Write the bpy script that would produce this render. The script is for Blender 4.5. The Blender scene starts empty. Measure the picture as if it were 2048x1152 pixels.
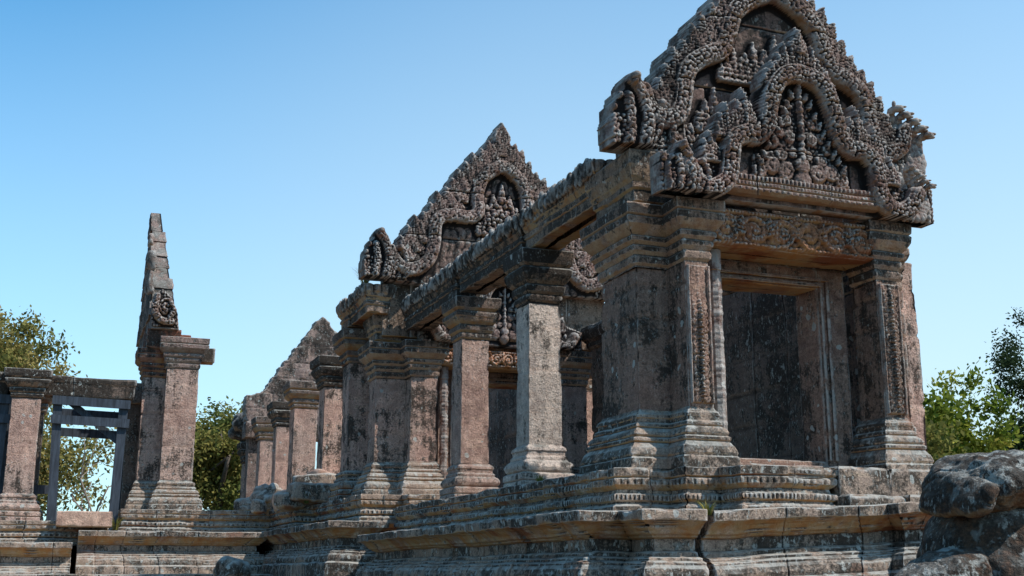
import bpy, math, random
import numpy as np
from mathutils import Vector

random.seed(7)
RNG = np.random.default_rng(7)
C = bpy.context.scene.collection
CAM_H = 1.3            # eye height above the ground; geometry below is built with the eye level at z = 0
PI = math.pi

# ------------------------------------------------------------------ noise
def _hash(ix, iy, iz):
    h = (ix.astype(np.int64) * 374761393 + iy.astype(np.int64) * 668265263 + iz.astype(np.int64) * 2147483647)
    h = (h ^ (h >> 13)) * 1274126177
    h = h ^ (h >> 16)
    return (h & 0xFFFFFF).astype(np.float64) / 0xFFFFFF

def vnoise(p):
    i = np.floor(p); f = p - i; f = f * f * (3 - 2 * f)
    x, y, z = i[:, 0], i[:, 1], i[:, 2]
    r = 0
    for dx in (0, 1):
        wx = f[:, 0] if dx else 1 - f[:, 0]
        for dy in (0, 1):
            wy = f[:, 1] if dy else 1 - f[:, 1]
            for dz in (0, 1):
                wz = f[:, 2] if dz else 1 - f[:, 2]
                r = r + wx * wy * wz * _hash(x + dx, y + dy, z + dz)
    return r * 2 - 1

def fbm(p, scale, octaves=3, gain=0.5):
    a, r, q = 1.0, 0, np.asarray(p, float) * scale + 31.7
    for _ in range(octaves):
        r = r + a * vnoise(q); a *= gain; q = q * 2.03 + 11.3
    return r

def worley(u, v, seed=0):
    """F1 distance (0..~1) to jittered lattice points, and a random number of the cell"""
    iu, iv = np.floor(u), np.floor(v)
    best = np.full(u.shape, 9.0); rid = np.zeros(u.shape)
    s = np.full(u.shape, float(seed))
    for a in (-1, 0, 1):
        for b in (-1, 0, 1):
            cu, cv = iu + a, iv + b
            ju = _hash(cu, cv, s); jv = _hash(cu, cv, s + 17)
            d = np.hypot(cu + 0.2 + 0.6 * ju - u, cv + 0.2 + 0.6 * jv - v)
            m = d < best
            best = np.where(m, d, best); rid = np.where(m, ju, rid)
    return best, rid

# ------------------------------------------------------------------ object helpers
WL = {}                                   # world position of every Empty / mesh origin
ROOTS = []

def thing(name, label, cat, loc=(0, 0, 0), group=None, kind=None):
    o = bpy.data.objects.new(name, None); C.objects.link(o)
    o.empty_display_size = 0.2
    o.location = loc; WL[o.name] = np.array(loc, float)
    o['label'] = label; o['category'] = cat
    if group: o['group'] = group
    if kind: o['kind'] = kind
    ROOTS.append(o)
    return o

def tag(o, label, cat, group=None):
    o['label'] = label; o['category'] = cat
    if group: o['group'] = group

def mk(name, v, faces, mat, parent=None, tint=None, smooth=True, kind=None, at=None):
    """v (N,3) in world coordinates; faces: list of (M,k) integer arrays"""
    v = np.asarray(v, float)
    org = WL[parent.name] if parent is not None else np.array(at if at is not None else (0, 0, 0), float)
    me = bpy.data.meshes.new(name)
    loc = (v - org).astype(np.float32)
    me.vertices.add(len(loc)); me.vertices.foreach_set('co', loc.ravel())
    fl = [np.asarray(f, np.int32) for f in faces if len(f)]
    tot = sum(f.size for f in fl); n = sum(len(f) for f in fl)
    me.loops.add(tot); me.polygons.add(n)
    me.loops.foreach_set('vertex_index', np.concatenate([f.ravel() for f in fl]))
    sizes = np.concatenate([np.full(len(f), f.shape[1], np.int32) for f in fl])
    starts = np.concatenate([[0], np.cumsum(sizes)[:-1]]).astype(np.int32)
    me.polygons.foreach_set('loop_start', starts)
    try: me.polygons.foreach_set('loop_total', sizes)
    except Exception: pass
    me.polygons.foreach_set('use_smooth', np.full(n, smooth))
    if tint is not None:
        at_ = me.attributes.new('tint', 'FLOAT', 'POINT')
        at_.data.foreach_set('value', np.asarray(tint, np.float32))
    me.update(); me.validate()
    me.materials.append(mat)
    o = bpy.data.objects.new(name, me); C.objects.link(o)
    if parent is not None: o.parent = parent
    else:
        o.location = org; ROOTS.append(o)
    WL[o.name] = org
    if kind: o['kind'] = kind
    return o

class MB:
    """collects pieces of one mesh"""
    def __init__(s): s.v = []; s.f = {}; s.t = []; s.n = 0
    def add(s, v, faces, tint=0.0):
        v = np.asarray(v, float)
        for f in faces:
            f = np.asarray(f, np.int64)
            if len(f): s.f.setdefault(f.shape[1], []).append(f + s.n)
        s.v.append(v); s.n += len(v)
        s.t.append(np.full(len(v), tint) if np.isscalar(tint) else np.asarray(tint))
        return s
    def build(s, name, mat, parent=None, **k):
        return mk(name, np.concatenate(s.v), [np.concatenate(x) for x in s.f.values()], mat, parent,
                  tint=np.concatenate(s.t), **k)

def grid_faces(n, m, wrap_n=False, flip=False):
    a = np.arange(n if wrap_n else n - 1); b = np.arange(m - 1)
    A, B = np.meshgrid(a, b, indexing='ij'); A = A.ravel(); B = B.ravel(); A2 = (A + 1) % n
    f = np.stack([A * m + B, A2 * m + B, A2 * m + B + 1, A * m + B + 1], 1)
    return f[:, ::-1] if flip else f

def smooth_line(pts, step):
    """Catmull-Rom through pts, resampled"""
    p = np.asarray(pts, float); n = len(p)
    q = np.vstack([2 * p[0] - p[1], p, 2 * p[-1] - p[-2]])
    out = []
    for i in range(1, n):
        a, b, c, d = q[i - 1], q[i], q[i + 1], q[i + 2]
        k = max(2, int(np.linalg.norm(c - b) / step))
        for t in np.linspace(0, 1, k, endpoint=False):
            out.append(0.5 * (2 * b + (c - a) * t + (2 * a - 5 * b + 4 * c - d) * t * t + (3 * b - a - 3 * c + d) * t ** 3))
    out.append(p[-1])
    return np.array(out)

# ------------------------------------------------------------------ moulded courses swept along a plan path
def dense_profile(prof, step=0.03, near=0.007):
    p = np.asarray(prof, float); out = []
    for i in range(len(p) - 1):
        a, b = p[i], p[i + 1]; L = np.linalg.norm(b - a)
        ts = [0.0]
        if L > 3 * near: ts += [near / L]
        k = int(L / step)
        ts += [j / (k + 1) for j in range(1, k + 1)]
        if L > 3 * near: ts += [1 - near / L]
        ts = sorted(set(round(t, 5) for t in ts))
        out += [a + (b - a) * t for t in ts]
    out.append(p[-1])
    return np.array(out)

def sweep(path, prof, closed=False, step=0.05, rough=0.012, chip=0.02, joints=None, block_h=None,
          beads=(), seed=0, shift=0.008, cap_top=True, pstep=0.03, flats=(), course=0.008):
    """path: plan points, outward side on the RIGHT of the walking direction. prof: (out, z) from bottom to top.
    joints: spacing of vertical block joints; block_h: list of z of horizontal joints.
    beads: (z0, z1, amp, period) rows of carved beads / petals."""
    P = np.asarray(path, float); n = len(P)
    pr = dense_profile(prof, pstep)
    nseg = n if closed else n - 1
    d = [(P[(i + 1) % n] - P[i]) for i in range(nseg)]
    L = [np.linalg.norm(x) for x in d]; d = [x / l for x, l in zip(d, L)]
    nr = [np.array([x[1], -x[0]]) for x in d]
    mit = []
    for i in range(n):
        if closed or 0 < i < n - 1:
            a, b = nr[(i - 1) % nseg], nr[i % nseg]
            fa, fb = (i - 1) % nseg in flats, i % nseg in flats
            if fa and fb: m = a * 0
            elif fa: m = b
            elif fb: m = a
            else: m = (a + b) / max(0.35, (1 + a @ b))
        else:
            m = nr[0] if i == 0 else nr[-1]
        mit.append(m)
    rg = np.random.default_rng(seed)
    rows = []; S = []; N = []; T = []; G = []; s0 = 0
    for i in range(nseg):
        k = max(1, int(math.ceil(L[i] / step)))
        ts = list(np.linspace(0, 1, k, endpoint=False))
        if L[i] > 0.06: ts += [0.008 / L[i], 1 - 0.008 / L[i]]
        cuts = []
        if joints and L[i] > joints * 0.6:
            x = joints * rg.uniform(0.35, 0.9)
            while x < L[i] - 0.15:
                cuts.append(x); x += joints * rg.uniform(0.7, 1.35)
        for c in cuts: ts += [(c + e) / L[i] for e in (-0.02, -0.008, 0, 0.008, 0.02)]
        ts = np.array(sorted(set(np.round(np.clip(ts, 0, 1), 6))))
        if not closed and i == nseg - 1: ts = np.append(ts, 1.0)
        off = [rg.uniform(-1, 1) for _ in range(len(cuts) + 1)]
        tn = [rg.uniform(-1, 1) for _ in range(len(cuts) + 1)]
        for t in ts:
            x = t * L[i]
            b = sum(1 for c in cuts if c < x)
            g = min([abs(x - c) for c in cuts] or [9])
            base = P[i] * (1 - t) + P[(i + 1) % n] * t
            m = mit[i] * (1 - t) + mit[(i + 1) % n] * t
            rows.append((base, m)); S.append(s0 + x); N.append(nr[i]); T.append((tn[b], off[b])); G.append(g)
        s0 += L[i]
    base = np.array([r[0] for r in rows]); mm = np.array([r[1] for r in rows])
    S = np.array(S); N = np.array(N); T = np.array(T); G = np.array(G)
    nS, nP = len(base), len(pr)
    out = np.repeat(pr[None, :, 0], nS, 0).copy(); Z = np.repeat(pr[None, :, 1], nS, 0)
    for (z0, z1, amp, per) in beads:
        w = np.clip(np.sin(PI * np.clip((pr[:, 1] - z0) / (z1 - z0), 0, 1)), 0, 1) ** 0.6
        ph = np.abs(np.sin(PI * S / per)) ** 0.55
        out += amp * (w[None, :] * (ph[:, None] - 0.6))
    out += T[:, 1][:, None] * shift
    out -= (0.035 * np.clip(1 - G / 0.012, 0, 1))[:, None]
    tint = np.repeat(T[:, 0][:, None], nP, 1).copy()
    if block_h:
        for k, zb in enumerate(block_h):
            out -= 0.03 * np.clip(1 - np.abs(Z - zb) / 0.012, 0, 1)
        idx = np.searchsorted(np.array(block_h), Z)
        out += ((_hash(idx, idx * 0 + seed + 5, idx * 0) - .5) * course) if course else 0
        JN = np.zeros_like(Z)
        for zb in block_h: JN = np.maximum(JN, np.clip(1.6 - np.abs(Z - zb) / 0.022, 0, 1))
        tint = tint * 0.4 + (_hash(idx, idx * 0 + seed, idx * 0) * 2 - 1) * 0.8
        if course > .03: tint = tint * (1 - JN) - 2.0 * JN
    V = np.empty((nS, nP, 3))
    V[:, :, :2] = base[:, None, :] + out[:, :, None] * mm[:, None, :]
    V[:, :, 2] = Z
    flat = V.reshape(-1, 3)
    # weathering: broad swelling, fine roughness, chipped projecting arrises
    nn = np.repeat(N[:, None, :], nP, 1).reshape(-1, 2)
    d1 = fbm(flat + seed, 2.2, 2) * rough + fbm(flat + seed, 14, 2) * rough * 0.45
    curv = np.zeros(nP)
    if nP > 4:
        w = 2
        sm = np.convolve(np.pad(pr[:, 0], w, mode='edge'), np.ones(2 * w + 1) / (2 * w + 1), 'valid')
        curv = np.clip((pr[:, 0] - sm) / 0.012, 0, 1)
    ch = np.clip(fbm(flat + 5.1 + seed, 3.4, 3) - 0.12, 0, 1) * chip * (0.25 + 1.3 * np.repeat(curv[None], nS, 0).ravel())
    flat[:, :2] += nn * (d1 - ch)[:, None]
    flat[:, 2] += fbm(flat + 9 + seed, 1.7, 2) * rough * 0.7 - ch * 0.5 * np.repeat((pr[:, 1] > pr[:, 1].max() - 0.02)[None], nS, 0).ravel()
    faces = [grid_faces(nS, nP, wrap_n=closed)]
    if closed and cap_top:
        faces.append(np.array([[i * nP + nP - 1 for i in range(nS)]]))
    return flat, faces, tint.ravel()

def rect(x0, y0, x1, y1):
    return [(x0, y0), (x1, y0), (x1, y1), (x0, y1)]      # counter-clockwise: outward on the right

def block(mb, x0, y0, z0, x1, y1, z1, seed=0, bev=0.015, rough=0.012, chip=0.03, step=0.07, joints=None, bh=None):
    """a weathered ashlar block with a top and a bottom"""
    prof = [(-min(x1 - x0, y1 - y0) * 0.49, z0), (-bev, z0), (0, z0 + bev), (0, z1 - bev), (-bev, z1), (-min(x1 - x0, y1 - y0) * 0.49, z1)]
    v, f, t = sweep(rect(x0, y0, x1, y1), prof, True, step, rough, chip, seed=seed, joints=joints, block_h=bh, pstep=0.05, course=.035)
    mb.add(v, f, t + random.uniform(-.5, .5))

def tube(mb, pts, radii, sides=8, tint=0.0, flat=1.0):
    p = np.asarray(pts, float); n = len(p)
    tg = np.gradient(p, axis=0); tg /= np.linalg.norm(tg, axis=1)[:, None] + 1e-9
    ref = np.array([0, 0, 1.0]) if abs(tg[0][2]) < 0.9 else np.array([1.0, 0, 0])
    V = []
    b = np.cross(tg[0], ref); b /= np.linalg.norm(b)
    for i in range(n):
        b = b - tg[i] * (b @ tg[i]); b /= np.linalg.norm(b) + 1e-9
        c = np.cross(tg[i], b)
        a = np.linspace(0, 2 * PI, sides, endpoint=False)
        V.append(p[i] + radii[i] * (np.cos(a)[:, None] * b + flat * np.sin(a)[:, None] * c))
    V = np.concatenate(V)
    f = []
    for i in range(n - 1):
        for j in range(sides):
            k = (j + 1) % sides
            f.append((i * sides + j, i * sides + k, (i + 1) * sides + k, (i + 1) * sides + j))
    fa = [np.array(f)]
    if sides > 2: fa.append(np.array([[(n - 1) * sides + j for j in range(sides)]]))
    mb.add(V, fa, tint)

def ball(mb, c, r, seg=16, rings=10, rough=0.0, tint=0.0, seed=0, R=None, power=None, noise_scale=3.0):
    th = np.linspace(0, 2 * PI, seg, endpoint=False); ph = np.linspace(-PI / 2, PI / 2, rings)
    T, Ph = np.meshgrid(th, ph, indexing='ij')
    n = np.stack([np.cos(Ph) * np.cos(T), np.cos(Ph) * np.sin(T), np.sin(Ph)], -1).reshape(-1, 3)
    d = n.copy()
    if power: d = d / (np.sum(np.abs(d) ** power, 1) ** (1 / power))[:, None]
    v = d * np.asarray(r, float)
    if R is not None: v = v @ np.asarray(R).T; n = n @ np.asarray(R).T
    v = v + np.asarray(c, float)
    if rough: v = v + n * (fbm(v + seed, noise_scale, 4) * rough)[:, None]
    mb.add(v, [grid_faces(seg, rings, wrap_n=True)], tint)

# ------------------------------------------------------------------ carved relief as a height field
class Relief:
    def __init__(s, u0, u1, v0, v1, res):
        s.u = np.arange(u0, u1 + res, res); s.v = np.arange(v0, v1 + res, res); s.res = res
        s.U, s.V = np.meshgrid(s.u, s.v, indexing='ij')
        s.H = np.zeros_like(s.U); s.M = np.zeros(s.U.shape, bool)
    def _box(s, a, b, c, d):
        i0, i1 = np.searchsorted(s.u, [a, b]); j0, j1 = np.searchsorted(s.v, [c, d])
        return slice(max(0, i0), i1), slice(max(0, j0), j1)
    def poly(s, pts):
        """even-odd mask"""
        p = np.asarray(pts, float); m = np.zeros(s.U.shape, bool); n = len(p)
        for i in range(n):
            (x0, y0), (x1, y1) = p[i], p[(i + 1) % n]
            if y0 == y1: continue
            c = ((y0 > s.V) != (y1 > s.V)) & (s.U < (x1 - x0) * (s.V - y0) / (y1 - y0) + x0)
            m ^= c
        return m
    def dist(s, pts, pad):
        p = np.asarray(pts, float)
        b = s._box(p[:, 0].min() - pad, p[:, 0].max() + pad, p[:, 1].min() - pad, p[:, 1].max() + pad)
        U, V = s.U[b], s.V[b]
        best = np.full(U.shape, 99.0); T = np.zeros(U.shape); side = np.zeros(U.shape); acc = 0
        for i in range(len(p) - 1):
            a, q = p[i], p[i + 1]; d = q - a; L = np.hypot(*d)
            if L < 1e-6: continue
            d = d / L
            t = np.clip((U - a[0]) * d[0] + (V - a[1]) * d[1], 0, L)
            x, y = U - a[0] - t * d[0], V - a[1] - t * d[1]
            dd = np.hypot(x, y); m = dd < best
            best[m] = dd[m]; T[m] = (acc + t)[m]; side[m] = np.sign(d[0] * y - d[1] * x)[m]
            acc += L
        return b, best, T, side
    def naga(s, pts, r, h, base=0.06, per=0.085):
        """scaly serpent body: rounded back with rims and rows of scales"""
        b, d, T, sd = s.dist(smooth_line(pts, 0.06), r * 1.3)
        k = d / r; m = k < 1
        w, rid = worley(T / (per * .62), sd * d / (per * .52), 3)
        hh = base + h * np.clip(1 - k * k, 0, 1) ** 0.33
        lz = np.abs(np.sin(PI * (T / per + sd * d / (per * .8))) * np.sin(PI * (T / per - sd * d / (per * .8))))
        hh += (0.012 * (lz - .35) + 0.042 * np.clip(1 - (w / 0.55) ** 1.5, -0.7, 1)) * (k < 0.78)
        hh += 0.05 * np.exp(-((k - 0.87) / 0.09) ** 2) * (0.8 + 0.2 * np.sin(T * 2 * PI / (per * 0.5)))
        hh -= 0.025 * np.exp(-((k - 0.79) / 0.04) ** 2)
        s.H[b] = np.where(m, np.maximum(s.H[b], hh), s.H[b]); s.M[b] |= m
    def line(s, pts, r, h, bead=0):
        b, d, T, sd = s.dist(np.asarray(pts, float), r * 1.2)
        k = d / r; m = k < 1
        hh = h * np.sqrt(np.clip(1 - k * k, 0, 1))
        if bead: hh *= 0.55 + 0.45 * np.abs(np.sin(T * PI / bead))
        s.H[b] = np.where(m, np.maximum(s.H[b], hh), s.H[b])
    def leaf(s, cx, cy, ang, L, W, h, mask=True, lump=0.036, seed=0):
        """flame-shaped leaf with lobes and a midrib; ang = direction of the tip"""
        R = max(L, W)
        b = s._box(cx - R, cx + R, cy - R, cy + R)
        U, V = s.U[b] - cx, s.V[b] - cy
        t = (U * math.cos(ang) + V * math.sin(ang)) / L; w = -U * math.sin(ang) + V * math.cos(ang)
        hw = W / 2 * np.clip(1 - np.clip(t, 0, 1) ** 1.7, 0, 1) ** 0.8 * (0.55 + 0.45 * np.clip(t * 4, 0, 1))
        m = (t > 0) & (t < 1) & (np.abs(w) < hw)
        k = np.abs(w) / (hw + 1e-6)
        q, _ = worley(U / lump + seed * 3.1, V / (lump * 1.3) + seed, 5)
        hh = 0.02 + h * 0.6 * np.clip(1 - k ** 2, 0, 1) ** 0.35 * (0.7 + 0.3 * (1 - t))
        hh += 0.036 * np.clip(1 - (q / 0.55) ** 1.5, -0.8, 1)
        hh += 0.010 * np.cos((t * L - np.abs(w) * 0.8) * 2 * PI / (lump * 1.6)) * (k < 0.9)
        hh += 0.018 * np.exp(-(w / 0.012) ** 2)
        s.H[b] = np.where(m, np.maximum(s.H[b], hh), s.H[b])
        if mask: s.M[b] |= m
    def dome(s, cx, cy, r, h, ring=False):
        b = s._box(cx - r, cx + r, cy - r, cy + r)
        d = np.hypot(s.U[b] - cx, s.V[b] - cy) / r; m = d < 1
        hh = h * np.sqrt(np.clip(1 - d * d, 0, 1))
        if ring: hh *= 0.6 + 0.4 * np.cos(d * PI * 3.2)
        s.H[b] = np.where(m, np.maximum(s.H[b], hh), s.H[b])
    def spiral(s, cx, cy, r, h, hand=1, turns=2.2, rot=0.0):
        b = s._box(cx - r, cx + r, cy - r, cy + r)
        U, V = s.U[b] - cx, s.V[b] - cy
        d = np.hypot(U, V) / r; a = np.arctan2(V, U) * hand + rot
        m = d < 1
        hh = h * (0.35 + 0.65 * np.abs(np.cos(PI * (d * turns) - a / 2)) ** 0.8) * np.clip((1 - d) * 6, 0, 1)
        s.H[b] = np.where(m, np.maximum(s.H[b], hh), s.H[b])
    def lumps(s, mask, su, sv, h, seed=0, add=True, thresh=0.6):
        q, rid = worley(s.U / su, s.V / sv, seed)
        hh = h * (np.clip(1 - (q / thresh) ** 1.5, -0.6, 1)) * (0.6 + 0.6 * rid)
        s.H = np.where(mask, s.H + hh if add else np.maximum(s.H, hh), s.H)
    def groove(s, pts, w=0.016, depth=0.05):
        b, d, T, sd = s.dist(np.asarray(pts, float), w * 2)
        s.H[b] -= depth * np.clip(1 - d / w, 0, 1)
    def weather(s, a=0.012, sc=5, seed=0):
        p = np.stack([s.U.ravel(), s.V.ravel(), np.full(s.U.size, seed * 3.3)], 1)
        s.H += (fbm(p, sc, 3) * a).reshape(s.H.shape)
        s.E = fbm(p, 2.2, 3).reshape(s.H.shape)
    def mesh(s, mb, cx, yf, z0, thick=0.0, back=False, taper=0.0):
        nu, nv = s.U.shape
        M = s.M
        def box(A, r):
            P_ = np.pad(A, r + 1, mode='edge').cumsum(0).cumsum(1); k_ = 2 * r + 1
            return (P_[k_:, k_:] - P_[:-k_, k_:] - P_[k_:, :-k_] + P_[:-k_, :-k_])[:A.shape[0], :A.shape[1]] / k_ ** 2
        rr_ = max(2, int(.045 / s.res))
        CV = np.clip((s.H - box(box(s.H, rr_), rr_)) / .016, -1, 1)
        Hb = s.H.copy()
        Hb[1:-1, 1:-1] = (s.H[1:-1, 1:-1] * 4 + 2 * (s.H[:-2, 1:-1] + s.H[2:, 1:-1] + s.H[1:-1, :-2] + s.H[1:-1, 2:]) + s.H[:-2, :-2] + s.H[2:, 2:] + s.H[:-2, 2:] + s.H[2:, :-2]) / 16
        s.H = Hb * .55 + s.H * .45 if thick else s.H
        if thick:                       # round the front arris off so that the sides of the slab stay smooth
            E1 = M.astype(float)
            for _ in range(2):
                Q = E1.copy(); Q[1:-1, 1:-1] = np.minimum.reduce([E1[1:-1, 1:-1], E1[:-2, 1:-1], E1[2:, 1:-1], E1[1:-1, :-2], E1[1:-1, 2:]]) * .5 + E1[1:-1, 1:-1] * .5; E1 = Q
            s.H = np.where(M, s.H * E1 - .02 * (1 - E1), s.H)
        idx = np.arange(nu * nv).reshape(nu, nv)
        ok = M[:-1, :-1] & M[1:, :-1] & M[1:, 1:] & M[:-1, 1:]
        f = np.stack([idx[:-1, :-1][ok], idx[1:, :-1][ok], idx[1:, 1:][ok], idx[:-1, 1:][ok]], 1)
        used = np.zeros(nu * nv, bool); used[f.ravel()] = True
        new = -np.ones(nu * nv, np.int64); new[used] = np.arange(used.sum())
        P = np.stack([cx + s.U.ravel(), yf - s.H.ravel(), z0 + s.V.ravel()], 1)[used]
        f = new[f]; n = len(P); faces = [f]
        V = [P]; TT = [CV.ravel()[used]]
        if thick:
            e = np.concatenate([f[:, [0, 1]], f[:, [1, 2]], f[:, [2, 3]], f[:, [3, 0]]])
            es = np.sort(e, 1); key = es[:, 0] * n + es[:, 1]
            _, inv, cnt = np.unique(key, return_inverse=True, return_counts=True)
            be = e[cnt[inv] == 1]
            B = P.copy(); B[:, 1] = yf + thick + fbm(P, 1.5, 2) * 0.03
            if back:
                V.append(B); TT.append(np.zeros(n)); faces.append(f[:, ::-1] + n)
                faces.append(np.stack([be[:, 1], be[:, 0], be[:, 0] + n, be[:, 1] + n], 1))
            else:
                bi = np.unique(be.ravel()); mp = -np.ones(n, np.int64); mp[bi] = np.arange(len(bi)) + n
                V.append(B[bi]); TT.append(np.zeros(len(bi)))
                faces.append(np.stack([be[:, 1], be[:, 0], mp[be[:, 0]], mp[be[:, 1]]], 1))
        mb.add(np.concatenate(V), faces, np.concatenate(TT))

# ------------------------------------------------------------------ materials
def _n(nt, t, **kw):
    n = nt.nodes.new(t)
    for k, v in kw.items():
        if k.startswith('i_'):
            key = k[2:]; n.inputs[int(key) if key.isdigit() else key.replace('_', ' ')].default_value = v
        else: setattr(n, k, v)
    return n

def math_(nt, op, a, b=None, c=None, clamp=False):
    n = nt.nodes.new('ShaderNodeMath'); n.operation = op; n.use_clamp = clamp
    for i, x in enumerate((a, b, c)):
        if x is None: continue
        if isinstance(x, (int, float)): n.inputs[i].default_value = x
        else: nt.links.new(x, n.inputs[i])
    return n.outputs[0]

def ramp_(nt, x, lo, hi, smooth=True):
    n = nt.nodes.new('ShaderNodeMapRange'); n.clamp = True
    n.interpolation_type = 'SMOOTHSTEP' if smooth else 'LINEAR'
    nt.links.new(x, n.inputs[0]); n.inputs[1].default_value = lo; n.inputs[2].default_value = hi
    return n.outputs[0]

def mix_(nt, fac, a, b, mode='MIX'):
    n = nt.nodes.new('ShaderNodeMix'); n.data_type = 'RGBA'; n.blend_type = mode; n.clamp_factor = True
    for s, x in ((n.inputs['Factor'], fac), (n.inputs[6], a), (n.inputs[7], b)):
        if isinstance(x, (int, float)): s.default_value = x
        elif isinstance(x, tuple): s.default_value = x + (1,) if len(x) == 3 else x
        else: nt.links.new(x, s)
    return n.outputs[2]

def noise_(nt, vec, scale, detail=4, rough=0.55, stretch=None):
    if stretch:
        m = nt.nodes.new('ShaderNodeVectorMath'); m.operation = 'MULTIPLY'
        nt.links.new(vec, m.inputs[0]); m.inputs[1].default_value = stretch; vec = m.outputs[0]
    n = nt.nodes.new('ShaderNodeTexNoise'); n.inputs['Scale'].default_value = scale
    n.inputs['Detail'].default_value = detail; n.inputs['Roughness'].default_value = rough
    nt.links.new(vec, n.inputs['Vector'])
    return n.outputs[0]

def stone(name, c1, c2, c3, black=0.5, white=0.5, ochre=0.8, streak=0.5, bump=1.0, cavity=1.0, scale=1.0, top=0.6, spots=1.0, carved=False):
    m = bpy.data.materials.new(name); m.use_nodes = True; nt = m.node_tree; nt.nodes.clear()
    out = _n(nt, 'ShaderNodeOutputMaterial'); bs = _n(nt, 'ShaderNodeBsdfPrincipled')
    nt.links.new(bs.outputs[0], out.inputs[0])
    g = _n(nt, 'ShaderNodeNewGeometry'); pos = g.outputs['Position']
    sep = _n(nt, 'ShaderNodeSeparateXYZ'); nt.links.new(g.outputs['Normal'], sep.inputs[0]); nz = sep.outputs[2]
    tint = _n(nt, 'ShaderNodeAttribute', attribute_name='tint').outputs['Fac']
    big = noise_(nt, pos, 0.9 * scale, 5, 0.6)
    mid = noise_(nt, pos, 4.5 * scale, 6, 0.65)
    fine = noise_(nt, pos, 28 * scale, 5, 0.7)
    strata = noise_(nt, pos, 1.0, 4, 0.6, (0.7, 0.7, 16.0))
    strk = noise_(nt, pos, 1.0, 5, 0.6, (7.0, 7.0, 0.55))
    c1, c2, c3 = [(a * 1.44, b * 1.28, c * 1.16) for a, b, c in (c1, c2, c3)]
    col = mix_(nt, ramp_(nt, big, 0.38, 0.62), c1, c2)
    col = mix_(nt, math_(nt, 'MULTIPLY', ramp_(nt, strata, 0.48, 0.72), 0.6), col, c3)
    cvt = tint
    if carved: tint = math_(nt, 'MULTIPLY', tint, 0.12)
    tv = math_(nt, 'MULTIPLY_ADD', tint, 0.22, 1.0)
    hs = _n(nt, 'ShaderNodeHueSaturation'); nt.links.new(tv, hs.inputs['Value']); nt.links.new(col, hs.inputs['Color']); col = hs.outputs[0]
    col = mix_(nt, 1.0, col, mix_(nt, ramp_(nt, mid, 0.3, 0.7), (0.62, 0.6, 0.6), (1.22, 1.2, 1.17)), 'MULTIPLY')
    # sand grain, pits and thin bedding lines
    gr = noise_(nt, pos, 55 * scale, 4, 0.75); pit = noise_(nt, pos, 19 * scale, 5, 0.75, (1, 1, 0.75))
    col = mix_(nt, 1.0, col, mix_(nt, ramp_(nt, gr, 0.36, 0.64), (0.74, 0.735, 0.73), (1.22, 1.21, 1.20)), 'MULTIPLY')
    col = mix_(nt, math_(nt, 'MULTIPLY', ramp_(nt, pit, 0.395, 0.33), 0.7), col, (0.03, 0.027, 0.025))
    # iron stains where the stone faces down and rain does not wash it
    down = ramp_(nt, nz, -0.12, -0.7)
    oc = mix_(nt, ramp_(nt, mid, 0.35, 0.62), (0.50, 0.23, 0.08), (0.48, 0.31, 0.15))
    oc = mix_(nt, ramp_(nt, big, 0.52, 0.62), oc, (0.3, 0.1, 0.04))
    col = mix_(nt, math_(nt, 'MULTIPLY', math_(nt, 'MULTIPLY', down, ochre), ramp_(nt, noise_(nt, pos, 2.2, 4, 0.6), 0.30, 0.50)), col, oc)
    # red iron bloom on a few vertical places
    red = math_(nt, 'MULTIPLY', ramp_(nt, noise_(nt, pos, 0.8, 3, 0.5, (1, 1, 0.6)), 0.60, 0.70), 0.5 * ochre)
    col = mix_(nt, red, col, (0.27, 0.10, 0.055))
    # black crust: patches and rain streaks, mostly on tops and upright faces
    up = ramp_(nt, nz, 0.2, 0.8)
    bm = math_(nt, 'ADD', math_(nt, 'MULTIPLY', mid, 0.55), math_(nt, 'MULTIPLY', strk, streak))
    bm = math_(nt, 'ADD', bm, math_(nt, 'MULTIPLY', big, 0.5))
    bm = math_(nt, 'ADD', bm, math_(nt, 'MULTIPLY', fine, 0.36))
    bm = math_(nt, 'SUBTRACT', bm, math_(nt, 'MULTIPLY', down, 0.16))
    bm = math_(nt, 'ADD', bm, math_(nt, 'MULTIPLY', tint, 0.045))
    # black crust thickened on left faces, also deepening their shade in the colour
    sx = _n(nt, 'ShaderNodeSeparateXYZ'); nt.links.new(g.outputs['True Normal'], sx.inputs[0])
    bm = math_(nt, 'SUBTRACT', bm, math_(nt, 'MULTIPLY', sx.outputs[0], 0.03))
    c0 = 0.705 + streak * 0.5
    lo = c0 + (0.5 - black) * 0.45
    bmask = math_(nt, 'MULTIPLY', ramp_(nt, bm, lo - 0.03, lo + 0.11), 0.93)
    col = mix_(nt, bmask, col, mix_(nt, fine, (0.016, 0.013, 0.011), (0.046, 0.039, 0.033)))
    # pale lichen: blotches, small rosettes and a grey film on the tops
    wl = noise_(nt, pos, 9 * scale, 6, 0.68)
    blot = math_(nt, 'MULTIPLY', ramp_(nt, wl, 0.66 - white * 0.12, 0.72 - white * 0.10), ramp_(nt, big, 0.40, 0.6))
    vo = _n(nt, 'ShaderNodeTexVoronoi', i_Scale=7.0 * spots, i_Randomness=1.0); 
    wv = nt.nodes.new('ShaderNodeVectorMath'); wv.operation = 'MULTIPLY_ADD'
    nz3 = _n(nt, 'ShaderNodeTexNoise', i_Scale=9.0, i_Detail=3.0); nt.links.new(pos, nz3.inputs['Vector'])
    nt.links.new(nz3.outputs['Color'], wv.inputs[0]); wv.inputs[1].default_value = (0.12, 0.12, 0.12); nt.links.new(pos, wv.inputs[2])
    nt.links.new(wv.outputs[0], vo.inputs['Vector'])
    sepc = _n(nt, 'ShaderNodeSeparateColor'); nt.links.new(vo.outputs['Color'], sepc.inputs[0])
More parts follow.
